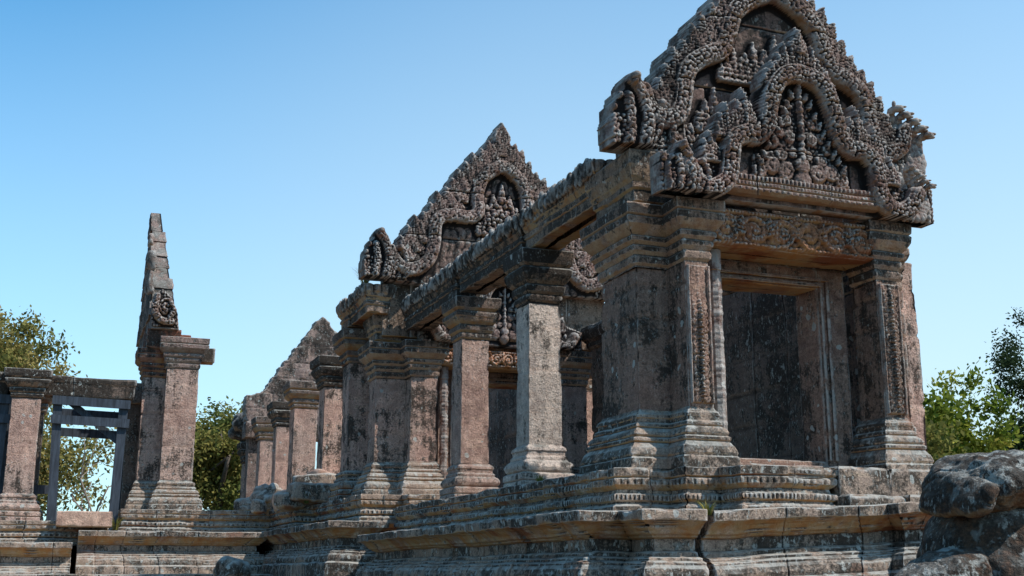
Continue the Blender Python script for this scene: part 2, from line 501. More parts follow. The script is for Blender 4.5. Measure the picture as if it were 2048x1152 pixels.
    rad = math_(nt, 'MULTIPLY', ramp_(nt, sepc.outputs[0], 1.0 - 0.35 * white, 1.0, False), 0.36 if spots >= 1 else 0.46)
    spot = ramp_(nt, math_(nt, 'SUBTRACT', rad, vo.outputs['Distance']), 0.0, 0.03)
    lich = math_(nt, 'MAXIMUM', math_(nt, 'MULTIPLY', blot, min(1, white * 1.2)), math_(nt, 'MULTIPLY', spot, 0.95))
    flk = noise_(nt, pos, 1.0, 4, 0.7, (30.0, 30.0, 11.0))
    lich = math_(nt, 'MAXIMUM', lich, math_(nt, 'MULTIPLY', ramp_(nt, flk, 0.60 - 0.05 * white, 0.68 - 0.05 * white), math_(nt, 'MULTIPLY', ramp_(nt, mid, 0.42, 0.6), min(1.0, 0.4 + white))))
    lich = math_(nt, 'MULTIPLY', lich, math_(nt, 'SUBTRACT', 1.0, math_(nt, 'MULTIPLY', down, 0.8)))
    col = mix_(nt, math_(nt, 'MULTIPLY', lich, 0.85), col, mix_(nt, fine, (0.36, 0.37, 0.34), (0.60, 0.60, 0.56)))
    col = mix_(nt, math_(nt, 'MULTIPLY', math_(nt, 'MULTIPLY', up, ramp_(nt, mid, 0.33, 0.6)), top), col, (0.44, 0.42, 0.38))
    # shade painted into hollows; pale edges stand for lichen and painted highlights
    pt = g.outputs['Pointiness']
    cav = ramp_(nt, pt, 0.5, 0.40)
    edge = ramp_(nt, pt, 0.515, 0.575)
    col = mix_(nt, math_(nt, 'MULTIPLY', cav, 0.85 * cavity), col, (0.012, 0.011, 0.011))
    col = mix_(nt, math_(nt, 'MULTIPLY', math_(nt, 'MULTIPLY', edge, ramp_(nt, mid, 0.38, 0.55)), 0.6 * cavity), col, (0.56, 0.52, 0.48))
    if carved:                            # painted shade in the carving's hollows, painted highlights on its raised tops
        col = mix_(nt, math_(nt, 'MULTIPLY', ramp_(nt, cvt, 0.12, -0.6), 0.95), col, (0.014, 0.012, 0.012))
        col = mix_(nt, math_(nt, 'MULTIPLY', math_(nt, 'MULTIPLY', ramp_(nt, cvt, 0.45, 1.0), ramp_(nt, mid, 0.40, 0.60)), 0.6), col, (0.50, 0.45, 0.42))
    nt.links.new(col, bs.inputs['Base Color'])
    bs.inputs['Roughness'].default_value = 0.92; bs.inputs['Specular IOR Level'].default_value = 0.15
    pits = noise_(nt, pos, 70 * scale, 3, 0.6)
    h = math_(nt, 'ADD', math_(nt, 'MULTIPLY', fine, 0.8), math_(nt, 'MULTIPLY', pits, 0.4))
    h = math_(nt, 'ADD', h, math_(nt, 'MULTIPLY', ramp_(nt, pit, 0.34, 0.44), 0.25))
    h = math_(nt, 'ADD', h, math_(nt, 'MULTIPLY', mid, 0.8))
    h = math_(nt, 'ADD', h, math_(nt, 'MULTIPLY', strk, 0.5))
    bp = _n(nt, 'ShaderNodeBump'); bp.inputs['Strength'].default_value = 0.75 * bump; bp.inputs['Distance'].default_value = 0.05
    nt.links.new(h, bp.inputs['Height']); nt.links.new(bp.outputs[0], bs.inputs['Normal'])
    return m

MAUVE = ((0.42, 0.305, 0.275), (0.50, 0.41, 0.38), (0.52, 0.40, 0.34))
GREY = ((0.32, 0.27, 0.235), (0.39, 0.345, 0.305), (0.42, 0.36, 0.295))
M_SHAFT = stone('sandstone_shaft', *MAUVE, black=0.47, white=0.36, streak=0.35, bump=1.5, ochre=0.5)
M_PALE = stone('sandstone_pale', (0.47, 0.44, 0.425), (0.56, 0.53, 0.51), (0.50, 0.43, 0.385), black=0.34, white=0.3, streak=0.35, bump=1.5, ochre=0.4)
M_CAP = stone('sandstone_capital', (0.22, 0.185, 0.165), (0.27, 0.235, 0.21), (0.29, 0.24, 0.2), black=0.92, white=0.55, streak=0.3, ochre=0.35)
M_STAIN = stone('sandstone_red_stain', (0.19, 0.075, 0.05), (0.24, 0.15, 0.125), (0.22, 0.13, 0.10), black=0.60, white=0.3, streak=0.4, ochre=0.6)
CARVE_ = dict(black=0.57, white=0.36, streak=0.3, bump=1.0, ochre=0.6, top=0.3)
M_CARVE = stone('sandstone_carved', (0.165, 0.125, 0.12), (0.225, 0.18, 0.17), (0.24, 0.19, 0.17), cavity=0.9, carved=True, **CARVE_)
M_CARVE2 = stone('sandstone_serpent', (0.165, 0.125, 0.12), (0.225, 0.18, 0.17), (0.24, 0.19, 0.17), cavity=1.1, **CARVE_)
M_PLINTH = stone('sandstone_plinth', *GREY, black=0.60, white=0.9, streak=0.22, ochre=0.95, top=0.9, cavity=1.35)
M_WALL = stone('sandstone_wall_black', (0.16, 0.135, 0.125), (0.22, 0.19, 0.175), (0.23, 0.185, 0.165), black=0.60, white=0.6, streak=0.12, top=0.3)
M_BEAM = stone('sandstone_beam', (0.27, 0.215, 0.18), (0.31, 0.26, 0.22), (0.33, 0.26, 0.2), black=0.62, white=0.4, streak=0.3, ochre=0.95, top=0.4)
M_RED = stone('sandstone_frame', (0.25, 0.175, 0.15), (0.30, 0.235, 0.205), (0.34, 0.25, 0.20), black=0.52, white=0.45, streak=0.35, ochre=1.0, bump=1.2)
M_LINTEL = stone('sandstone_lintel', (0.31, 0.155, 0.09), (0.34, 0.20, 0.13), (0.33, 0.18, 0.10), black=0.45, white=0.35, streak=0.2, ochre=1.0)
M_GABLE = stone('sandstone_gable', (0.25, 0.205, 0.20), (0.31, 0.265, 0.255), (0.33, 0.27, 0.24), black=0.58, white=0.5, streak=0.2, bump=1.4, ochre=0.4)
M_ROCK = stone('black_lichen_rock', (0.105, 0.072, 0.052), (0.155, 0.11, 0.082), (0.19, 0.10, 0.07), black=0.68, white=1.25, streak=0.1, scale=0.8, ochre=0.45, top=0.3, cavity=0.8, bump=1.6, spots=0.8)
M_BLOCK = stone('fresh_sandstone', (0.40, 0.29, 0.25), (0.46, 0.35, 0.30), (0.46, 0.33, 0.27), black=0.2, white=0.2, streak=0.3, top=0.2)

def plain(name, col, rough=0.7, var=0.25, scale=6, bump=0.2, stretch=None):
    m = bpy.data.materials.new(name); m.use_nodes = True; nt = m.node_tree
    bs = nt.nodes['Principled BSDF']; g = _n(nt, 'ShaderNodeNewGeometry')
    n = noise_(nt, g.outputs['Position'], scale, 6, 0.65, stretch)
    a = tuple(c * (1 - var) for c in col); b = tuple(min(1, c * (1 + var)) for c in col)
    nt.links.new(mix_(nt, ramp_(nt, n, 0.3, 0.7), a, b), bs.inputs['Base Color'])
    bs.inputs['Roughness'].default_value = rough; bs.inputs['Specular IOR Level'].default_value = 0.25
    bp = _n(nt, 'ShaderNodeBump'); bp.inputs['Strength'].default_value = bump; bp.inputs['Distance'].default_value = 0.03
    nt.links.new(n, bp.inputs['Height']); nt.links.new(bp.outputs[0], bs.inputs['Normal'])
    return m

M_TIMBER = plain('grey_blue_painted_timber', (0.042, 0.052, 0.068), 0.6, 0.45, 3, 0.2, (6, 6, 0.6))
M_GROUND = plain('trodden_earth', (0.13, 0.095, 0.065), 0.95, 0.35, 1.5, 0.5)
M_BARK = plain('bark', (0.11, 0.085, 0.065), 0.9, 0.4, 5, 0.4, (3, 3, 0.7))
M_PALEBARK = plain('pale_bark', (0.24, 0.19, 0.155), 0.9, 0.3, 5, 0.3)

def leafmat(name, cols):
    m = bpy.data.materials.new(name); m.use_nodes = True; nt = m.node_tree; nt.nodes.clear()
    out = _n(nt, 'ShaderNodeOutputMaterial')
    t = _n(nt, 'ShaderNodeAttribute', attribute_name='tint').outputs['Fac']
    rp = nt.nodes.new('ShaderNodeValToRGB'); nt.links.new(t, rp.inputs[0])
    while len(rp.color_ramp.elements) < len(cols): rp.color_ramp.elements.new(0.5)
    for i, c in enumerate(cols):
        rp.color_ramp.elements[i].position = i / (len(cols) - 1); rp.color_ramp.elements[i].color = c + (1,)
    d = _n(nt, 'ShaderNodeBsdfDiffuse'); tr = _n(nt, 'ShaderNodeBsdfTranslucent'); mx = _n(nt, 'ShaderNodeMixShader')
    mx.inputs[0].default_value = 0.35
    nt.links.new(rp.outputs[0], d.inputs[0]); nt.links.new(rp.outputs[0], tr.inputs[0])
    nt.links.new(d.outputs[0], mx.inputs[1]); nt.links.new(tr.outputs[0], mx.inputs[2]); nt.links.new(mx.outputs[0], out.inputs[0])
    return m

L_AUTUMN = leafmat('autumn_leaves', [(0.10, 0.11, 0.03), (0.20, 0.19, 0.06), (0.30, 0.25, 0.085), (0.34, 0.25, 0.10)])
L_OLIVE = leafmat('olive_leaves', [(0.06, 0.085, 0.025), (0.14, 0.16, 0.045), (0.25, 0.225, 0.065), (0.34, 0.27, 0.09)])
L_YELLOW = leafmat('yellow_green_leaves', [(0.05, 0.09, 0.015), (0.15, 0.20, 0.03), (0.31, 0.33, 0.055), (0.46, 0.42, 0.10)])
L_DARK = leafmat('dark_leaves', [(0.012, 0.022, 0.010), (0.025, 0.045, 0.018), (0.045, 0.065, 0.03), (0.06, 0.08, 0.035)])

# ------------------------------------------------------------------ camera, sun, sky
YAW, PITCH, FPX = math.radians(20.86), math.radians(13.3), 2411.0
cam = bpy.data.cameras.new('camera'); co = bpy.data.objects.new('camera', cam); C.objects.link(co)
cam.sensor_width = 36; cam.lens = 36 * FPX / 2048; cam.clip_end = 5000; cam.clip_start = 0.05
co.location = (0, 0, CAM_H); co.rotation_euler = (PI / 2 + PITCH, 0, -YAW)
bpy.context.scene.camera = co
EL, AZ = math.radians(51), math.radians(51)          # sun: height, and angle to the right of the facade's normal
sdir = Vector((math.sin(AZ) * math.cos(EL), -math.cos(AZ) * math.cos(EL), math.sin(EL)))
sun = bpy.data.lights.new('sun', 'SUN'); sun.energy = 5.0; sun.angle = math.radians(0.5); sun.color = (1, 0.95, 0.88)
so = bpy.data.objects.new('sun', sun); C.objects.link(so); so.rotation_euler = sdir.to_track_quat('Z', 'Y').to_euler()
so.location = (20, -20, 30)
w = bpy.data.worlds.new('World'); bpy.context.scene.world = w; w.use_nodes = True
nt = w.node_tree; bg = nt.nodes['Background']
sky = nt.nodes.new('ShaderNodeTexSky'); sky.sky_type = 'NISHITA'; sky.sun_disc = False
sky.sun_elevation = EL; sky.sun_rotation = PI - AZ; sky.altitude = 500; sky.air_density = 1.0; sky.dust_density = 0.6; sky.ozone_density = 1.5
tc = nt.nodes.new('ShaderNodeTexCoord'); sp = nt.nodes.new('ShaderNodeSeparateXYZ'); nt.links.new(tc.outputs['Generated'], sp.inputs[0])
hz_ = math_(nt, 'ADD', math_(nt, 'MULTIPLY', ramp_(nt, sp.outputs[2], 0.52, 0.0, False), 0.93), math_(nt, 'ADD', math_(nt, 'MULTIPLY', sp.outputs[0], 0.12), math_(nt, 'MULTIPLY', ramp_(nt, sp.outputs[0], -0.12, 0.38), 0.26)))      # haze: low in the sky and towards the sun's side
skyc = mix_(nt, 1.0, sky.outputs[0], (0.74, 1.50, 1.66), 'MULTIPLY')
skyc = mix_(nt, math_(nt, 'MULTIPLY', ramp_(nt, hz_, 0.16, 1.25, False), 0.95, clamp=True), skyc, (5.4, 6.5, 6.85))
sky_dim = math_(nt, 'MULTIPLY', ramp_(nt, sp.outputs[2], 0.50, 0.85), 0.42)          # unseen zenith and left side of the sky dimmed to cut the fill light
sky_dim = math_(nt, 'MAXIMUM', sky_dim, math_(nt, 'MULTIPLY', ramp_(nt, sp.outputs[0], -0.2, -0.6), 0.25))
skyc = mix_(nt, sky_dim, skyc, mix_(nt, 1.0, skyc, (0.30, 0.30, 0.34), 'MULTIPLY'))
nt.links.new(skyc, bg.inputs[0]); bg.inputs[1].default_value = 0.145
sc = bpy.context.scene
sc.view_settings.view_transform = 'Standard'; sc.view_settings.look = 'None'; sc.view_settings.exposure = 0
sc.cycles.max_bounces = 5; sc.cycles.diffuse_bounces = 3; sc.cycles.transparent_max_bounces = 4

# ------------------------------------------------------------------ ground
def ground():
    n = 90
    r = np.concatenate([[0], np.geomspace(2, 3000, n - 1)]); a = np.linspace(0, 2 * PI, 96, endpoint=False)
    R, A = np.meshgrid(r, a, indexing='ij')
    v = np.stack([R * np.cos(A), R * np.sin(A), np.zeros_like(R)], -1).reshape(-1, 3)
    v[:, 2] = -CAM_H + fbm(v, 0.4, 3) * 0.05 - 0.02
    f = []
    for i in range(n - 1):
        for j in range(96):
            k = (j + 1) % 96
            f.append((i * 96 + j, (i + 1) * 96 + j, (i + 1) * 96 + k, i * 96 + k))
    mk('ground', v, [np.array(f)], M_GROUND, kind='structure')
ground()

# ------------------------------------------------------------------ column
COL_BASE = [(0.15, 0), (0.15, .10), (0.13, .12), (0.15, .14), (0.15, .22), (0.10, .25), (0.12, .27), (0.135, .33), (0.11, .40), (0.07, .43), (0.075, .47), (0.045, .50),
            (0.045, .55), (0.06, .57), (0.055, .61), (0.02, .64), (0.0, .66)]
COL_CAP = [(0.0, 0), (0.0, .02), (0.03, .05), (0.035, .10), (0.02, .13), (0.055, .17), (0.06, .24), (0.045, .27), (0.09, .31), (0.135, .40), (0.145, .47), (0.11, .50),
           (0.15, .54), (0.16, .60), (0.165, .72), (0.15, .735), (-0.2, .74)]

def column(name, label, x, y, z0, w, d, h, group, seed=0, base_h=.66, cap_h=.74, mats=(M_SHAFT, M_CAP), lean=(0, 0)):
    t = thing(name, label, 'column', (x, y, z0), group)
    ks = w / 0.5
    r = rect(x - w / 2, y - d / 2, x + w / 2, y + d / 2)
    sb, sc_ = base_h / .66, cap_h / .74
    mb = MB().add(*sweep(r, [(o * ks, z0 + z * sb) for o, z in COL_BASE], True, 0.035, 0.008, 0.02, seed=seed,
                         beads=((z0 + .52 * sb, z0 + .6 * sb, .022, .045), (z0 + .27 * sb, z0 + .40 * sb, .03, .09), (z0 + .1 * sb, z0 + .22 * sb, .012, .055)), cap_top=False, pstep=.02))
    mb.build('base', mats[0] if seed % 2 else M_PLINTH, t)
    zs, zc = z0 + base_h, z0 + h - cap_h
    cut = [zs + (zc - zs) * f for f in ((.33, .7) if seed % 3 == 0 else (.52,) if seed % 3 == 1 else ())]
    mb = MB().add(*sweep(r, [(0, zs), (-.004, zs + .3), (-.006, (zs + zc) / 2), (-.008, zc)], True, 0.04, 0.012, 0.03, block_h=cut or None, seed=seed + 3, cap_top=False, pstep=.05))
    mb.build('shaft', mats[0], t)
    mb = MB().add(*sweep(r, [(o * ks if o > -.1 else -w * .45, zc + z * sc_) for o, z in COL_CAP], True, 0.035, 0.012, 0.035, seed=seed + 5,
                         beads=((zc + .06 * sc_, zc + .12 * sc_, .02, .05), (zc + .31 * sc_, zc + .47 * sc_, .025, .09), (zc + .18 * sc_, zc + .26 * sc_, .012, .06)), pstep=.02))
    mb.build('capital', mats[1], t)
    return t

# ------------------------------------------------------------------ carved pieces
def scroll_panel(mb, x0, x1, z0, z1, yf, res=0.012, seed=0, fade=0.0):
    """vertical band of foliate scrolls, framed by two fillets"""
    W, Hh = x1 - x0, z1 - z0
    R = Relief(-W / 2, W / 2, 0, Hh, res); R.M[:] = True
    inner = np.abs(R.U) < W * 0.36
    s = W * 0.36; z = s * 0.6; k = 0
    while z < Hh - s * .5:
        for sg in (-1, 1):
            R.spiral(sg * W * .19, z, W * .185, 0.03, sg if k % 2 else -sg, 1.8, seed + k)
        R.leaf(0, z + s * .2, PI / 2, s * .9, W * .2, 0.035, False, .03, seed + k)
        R.dome(0, z, W * .06, .035)
        z += s * .85; k += 1
    R.lumps(inner, .035, .045, .012, seed + 2)
    if fade:
        f = np.clip((R.V / Hh - (1 - fade)) / 0.15, 0, 1) * 0.8
        R.H *= 1 - f
    R.H = np.where(inner, R.H, np.where(np.abs(R.U) > W * .39, .03, -.012))
    R.weather(.006, 8, seed)
    R.H += .012
    R.H[0, :] = R.H[-1, :] = -.02; R.H[:, 0] = R.H[:, -1] = -.02
    R.mesh(mb, (x0 + x1) / 2, yf, z0)

def frieze_panel(mb, x0, x1, z0, z1, yf, res=0.013, seed=0):
    W, Hh = x1 - x0, z1 - z0
    R = Relief(-W / 2, W / 2, 0, Hh, res); R.M[:] = True
    n = int(W / (Hh * .75)); s = W / n
    for i in range(n):
        u = -W / 2 + s * (i + .5)
        R.spiral(u, Hh * .45, s * .52, .06, 1 if i % 2 else -1, 1.7, i * 1.3)
        R.leaf(u + s * .5, Hh * .3, PI / 2, Hh * .55, s * .4, .06, False, .04, i)
        R.dome(u, Hh * .42, s * .14, .07)
    q = np.abs(R.U) < W
    R.lumps(q, .045, .055, .02, seed)
    R.line([(-W / 2, Hh * .93), (W / 2, Hh * .93)], Hh * .07, .06, .05)
    R.line([(-W / 2, Hh * .06), (W / 2, Hh * .06)], Hh * .05, .05, .06)
    # central figure niche
    R.dome(0, Hh * .5, Hh * .2, .09); R.dome(0, Hh * .75, Hh * .1, .1); R.leaf(0, Hh * .55, PI / 2, Hh * .45, Hh * .6, .06, False, .04, 3)
    R.weather(.012, 6, seed)
    R.H += .02
    for sl in (np.s_[0, :], np.s_[-1, :], np.s_[:, 0], np.s_[:, -1]): R.H[sl] = -.03
    R.mesh(mb, (x0 + x1) / 2, yf, z0)

def naga_terminal(parent, x, y, z, s, side, mat, seed=0, heads=5):
    """fan of rearing serpent heads on a leafy base; side = -1 faces left, +1 faces right"""
    mb = MB(); rg = np.random.default_rng(seed)
    for k in range(heads):
        p = [(-.16, -.02, .02), (.02 + .03 * k, -.06, .08), (.26 - .055 * k, -.05 + .02 * k, .30 + .06 * k), (.25 - .10 * k, .0, .58 + .085 * k), (.25 - .115 * k, -.06, .71 + .09 * k), (.31 - .12 * k, -.13, .74 + .088 * k)]
        L = smooth_line([(x + side * a * s, y + b * s, z + c * s) for a, b, c in p], .03 * s); n = len(L)
        tube(mb, L, [(.085 - .03 * (i / n)) * s * (1 + .10 * math.sin(i * 1.9)) for i in range(n)], 10)
        e = L[-1]
        ball(mb, e + np.array([side * .02, -.03, .0]) * s, np.array([.075, .075, .05]) * s, 14, 9, .015, seed=seed + k, noise_scale=12)
        ball(mb, e + np.array([side * .09, -.05, .025]) * s, np.array([.05, .045, .02]) * s, 10, 7, .008, seed=seed + k)
        ball(mb, e + np.array([side * .075, -.05, -.028]) * s, np.array([.04, .04, .018]) * s, 10, 7, .008, seed=seed + k)
        ball(mb, e + np.array([-side * .04, .0, .06]) * s, np.array([.03, .04, .065]) * s, 10, 7, .015, seed=seed + k)
    # hood membrane behind the necks
    R = Relief(-.5 * s, .5 * s, 0, 1.0 * s, .018 * s)
    pts = [(-.34, 0), (-.36, .3), (-.28, .62), (-.12, .85), (.1, .95), (.3, .9), (.42, .7), (.45, .4), (.38, 0)]
    R.M = R.poly([(side * u * s, v * s) for u, v in pts])
    R.lumps(R.M, .09 * s, .11 * s, .045 * s, seed)
    for k in range(6):
        a = .35 + k * .42
        R.line([(0, .05 * s), (side * math.cos(a) * .3 * s, (.1 + math.sin(a) * .45) * s), (side * math.cos(a) * .42 * s, (.1 + math.sin(a) * .8) * s)], .035 * s, .06 * s, .05 * s)
    R.weather(.02 * s, 6, seed)
    R.mesh(mb, x + side * .0 * s, y + .06 * s, z, .34 * s, True)
    # leafy base
    for k in range(60):
        u, v = rg.uniform(-.34, .36), rg.uniform(0, .3) ** 1.2
        ball(mb, (x + side * u * s, y - .03 * s + rg.uniform(-.05, .1) * s, z + v * s + .02), np.array([.035, .05, .06]) * s * rg.uniform(.7, 1.3), 8, 6, .015, seed=k)
    return mb.build('naga_head', M_CARVE2, parent)

def naga_hood(parent, x, y, z, s, side, mat, seed=0):
    """serpent terminal seen from the front: a tall hooded head with a lower one beside it, on a bank of leaves"""
    R = Relief(-.5 * s, .55 * s, 0, 1.15 * s, .013); q = lambda p: [(side * a * s, b * s) for a, b in p]
    main = [(-.16, 0), (-.2, .3), (-.14, .55), (-.1, .78), (-.02, .95), (.08, 1.03), (.18, 1.0), (.24, .9), (.26, .78), (.34, .74), (.36, .62), (.42, .56), (.43, .4), (.46, .3), (.44, 0)]
    low = [(-.5, 0), (-.5, .35), (-.46, .6), (-.36, .74), (-.24, .7), (-.1, .5), (0, 0)]
    R.M = R.poly(q(main)) | R.poly(q(low))
    R.H[:] = np.where(R.poly(q(low)), .06 * s, R.H)
    R.H = np.where(R.poly(q(main)), .10 * s, R.H)
    R.lumps(R.M & (R.V < .42 * s), .05 * s + .01, .06 * s + .01, .05, seed)
    R.naga(q([(-.02, .05), (-.08, .4), (.0, .72), (.12, .9)]), .10 * s, .14 * s, .08 * s, .1)
    R.naga(q([(.2, .05), (.16, .35), (.2, .66)]), .075 * s, .12 * s, .06 * s, .08)
    R.naga(q([(-.46, .1), (-.44, .45), (-.33, .66)]), .06 * s, .11 * s, .06 * s, .08)
    R.naga(q([(-.16, .12), (-.26, .3), (-.24, .5)]), .06 * s, .1 * s, .05 * s, .08)
    R.dome(side * .11 * s, .93 * s, .1 * s, .3 * s); R.dome(side * .13 * s, .84 * s, .05 * s, .32 * s); R.dome(-side * .31 * s, .64 * s, .09 * s, .22 * s); R.dome(side * .33 * s, .66 * s, .07 * s, .2 * s); R.dome(side * .39 * s, .5 * s, .06 * s, .18 * s)
    R.H -= .12 * s * np.exp(-(((R.U - side * -.17 * s) / (.07 * s)) ** 2 + ((R.V - .56 * s) / (.1 * s)) ** 2))
    for k in range(7): R.leaf(side * (-.42 + .13 * k) * s, .02, PI / 2, .26 * s, .15 * s, .14 * s, False, .03, k)
    R.weather(.03 * s, 4, seed)
    R.mesh(mb := MB(), x, y, z, .27 * s, True)
    return mb.build('naga_head', mat, parent)

def pediment(parent, name, cx, yf, z0, naga_half, outline_half, core_half, thick, res, mat, rad=.12, seed=0,
             tymp=True, leaf_l=.42, leaf_w=.24, seams=(), fill=None, term=None, term_s=1.0, nh=.17, lump=.033, rows=3, recess=.045):
    """polylobed serpent arch crowned by a rim of flame leaves; coordinates are for the right half, u >= 0"""
    both = lambda pts: [(-u, v) for u, v in pts[::-1] if u > 1e-6] + list(pts)
    out = both(outline_half)
    umax = max(u for u, v in out + core_half) + .15; vmax = max(v for u, v in out) + .25
    R = Relief(-umax, umax, 0, vmax, res)
    hull = R.poly([(-core_half[-1][0], 0)] + both(core_half) + [(core_half[-1][0], 0)])
    R.M |= hull
    na = smooth_line(naga_half, .06)
    nfull = np.array(both([tuple(p) for p in na]))
    inside = R.poly([tuple(p) for p in nfull] + [(nfull[-1][0], 0), (nfull[0][0], 0)])
    band = hull & ~inside
    # background of the flame band: vertical rows of curled leaflets
    R.lumps(band, lump * 1.4, lump * 1.8, .045, seed + 1)
    # leaf rows following the outline
    for row, (shr, ln, wd, hh) in enumerate(((0.0, leaf_l, leaf_w, .14), (.26, leaf_l * .85, leaf_w * .85, .17), (.5, leaf_l * .7, leaf_w * .7, .12))[:rows]):
        line = smooth_line(outline_half, .02); acc = .0; nxt = leaf_w * (.0 if row % 2 == 0 else .5)
        for i in range(1, len(line)):
            acc += np.hypot(*(line[i] - line[i - 1]))
            if acc < nxt: continue
            nxt += leaf_w * .82
            d = line[min(i + 2, len(line) - 1)] - line[i - 2 if i > 1 else 0]
            nrm = np.array([-d[1], d[0]]); nrm /= np.hypot(*nrm) + 1e-9
            if nrm[1] < 0: nrm = -nrm
            dr = nrm * .35 + np.array([0, .9]); dr /= np.hypot(*dr)
            for sg in (-1, 1):
                tip = line[i]; base = tip - dr * (ln + shr)
                if inside[np.clip(np.searchsorted(R.u, sg * base[0]), 0, len(R.u) - 1), np.clip(np.searchsorted(R.v, base[1] + ln * .5), 0, len(R.v) - 1)] and row: continue
                jj = random.uniform(.88, 1.1)
                R.leaf(sg * base[0], base[1], math.atan2(dr[1], sg * dr[0]), ln * jj, wd * 1.15, hh, row == 0, lump, i + seed)
    # serpent body, both halves
    R.H = np.where(inside, -recess, R.H)
    R.naga([tuple(p) for p in nfull[::3]] + [tuple(nfull[-1])], rad, nh)
    if tymp: tymp(R, inside)
    if fill: fill(R, inside)
    for sm in seams: R.groove(sm)
    R.weather(.022, 3.5, seed)
    # eroded rim
    R.mesh(mb := MB(), cx, yf, z0, thick, True)
    o = mb.build(name, mat, parent)
    if term:
        for sg in (-1, 1):
            (naga_hood if sg < 0 else naga_terminal)(o, cx + sg * term[0], yf - .05 + term[2], z0 + term[1], term_s, sg, mat, seed + sg)
    return o

def tymp_candelabra(scale=1.0, c0=.1, top=1.45, hw=.85):
    def f(R, inside):
        k = scale; rg = np.random.default_rng(4)
        tri = R.poly([(-hw, c0), (hw, c0), (hw * .95, c0 + .28 * top), (hw * .5, c0 + .36 * top), (hw * .62, c0 + .5 * top), (hw * .3, c0 + .82 * top), (0, c0 + top), (-hw * .3, c0 + .82 * top), (-hw * .62, c0 + .5 * top), (-hw * .5, c0 + .36 * top), (-hw * .95, c0 + .28 * top)]) & inside
        R.H = np.where(tri, R.H + .02, R.H)
        R.lumps(tri, .05 * k, .055 * k, .024, 11)
        for sg in (-1, 1):
            for (u, v, r) in ((.28, .16, .13), (.52, .2, .12), (.72, .12, .1), (.36, .36, .09), (.2, .62, .09), (.38, .66, .08), (.24, .84, .08), (.48, .52, .08), (.14, .4, .07)):
                R.spiral(sg * u * k * hw / .85, c0 + v * k, r * k, .024, sg if r > .09 else -sg, 1.8, u * 9)
                R.dome(sg * u * k * hw / .85, c0 + v * k, r * .3 * k, .03)
            for q in range(9):
                R.leaf(sg * (.08 + .065 * q) * k, c0 + (1.12 - .12 * q + rg.uniform(-.03, .03)) * k, PI / 2 - sg * .35, .15 * k, .08 * k, .03, False, .03, q)
        for z, r in ((.05, .13), (.16, .09), (.24, .12), (.34, .06), (.43, .07), (.52, .045), (.62, .055), (.70, .04), (.80, .05), (.90, .038), (.99, .05), (1.08, .035), (1.16, .04), (1.24, .03)):
            R.dome(0, c0 + z * k, r * k, .08)
        R.lumps(tri, .04 * k, .045 * k, .018, 19)
        R.leaf(0, c0 + 1.2 * k, PI / 2, .24 * k, .1 * k, .06, False, .03, 1)
        R.line([(0, c0), (0, c0 + 1.25 * k)], .03 * k, .07)
    return f

def flame_bush(R, cx, cy, s, seed=0):
    for dx, l in ((-.3, .45), (.3, .45), (-.16, .7), (.16, .7), (0, .95)):
        R.leaf(cx + dx * s, cy, PI / 2 - dx * .25, l * s, .3 * s, .11 * s, False, .05, seed + dx)

# ------------------------------------------------------------------ a gateway: corner piers, pilasters, door, double pediment
PIER_BASE = [(0.24, 0), (0.24, .12), (0.22, .14), (0.23, .17), (0.20, .25), (0.15, .31), (0.17, .33), (0.17, .36), (0.13, .38), (0.145, .41), (0.12, .46), (0.075, .49), (0.09, .51), (0.08, .54),
             (0.05, .56), (0.05, .60), (0.065, .62), (0.055, .655), (0.025, .68), (0.0, .72)]
PIER_CAP = [(0.0, 0), (0.0, .02), (0.03, .05), (0.035, .12), (0.02, .15), (0.06, .20), (0.065, .25), (0.05, .27), (0.10, .31), (0.11, .36), (0.08, .38), (0.13, .42), (0.19, .50), (0.20, .58),
            (0.17, .60), (0.20, .62), (0.205, .74), (0.19, .75), (-0.2, .75)]

def moulded_post(parent, name, x0, y0, x1, y1, z0, zs, zc, zt, seed, mat, mat_base, mat_cap, base_prof=PIER_BASE, cap_prof=PIER_CAP, panel=None, step=.04, ks=1.0):
    """base, shaft and capital of a pier; returns the shaft (base and capital are its children)"""
    r = rect(x0, y0, x1, y1); w = min(x1 - x0, y1 - y0)
    mb = MB().add(*sweep(r, [(0, zs), (0, zc)], True, step, .014, .03, seed=seed, block_h=[zs + (zc - zs) * f for f in (.3, .64, .86)], cap_top=False, pstep=.05))
    if panel: panel(mb)
    o = mb.build(name, mat, parent)
    sb = (zs - z0) / .72; sc_ = (zt - zc) / .75
    MB().add(*sweep(r, [(a * ks, z0 + b * sb) for a, b in base_prof], True, step * .8, .012, .03, seed=seed + 1, cap_top=False, pstep=.02,
             beads=((z0 + .02, z0 + .12 * sb, .02, .06), (z0 + .16 * sb, z0 + .26 * sb, .03, .1), (z0 + .37 * sb, z0 + .46 * sb, .03, .085), (z0 + .57 * sb, z0 + .61 * sb, .015, .05)))).build('base', mat_base, o)
    MB().add(*sweep(r, [((a * ks) if a > -.1 else -w * .45, zc + b * sc_) for a, b in cap_prof], True, step * .8, .012, .03, seed=seed + 2, pstep=.02,
             beads=((zc + .05 * sc_, zc + .13 * sc_, .022, .05), (zc + .2 * sc_, zc + .26 * sc_, .012, .05), (zc + .42 * sc_, zc + .55 * sc_, .03, .1), (zc + .63 * sc_, zc + .73 * sc_, .006, .05)))).build('capital', mat_cap, o)
    return o

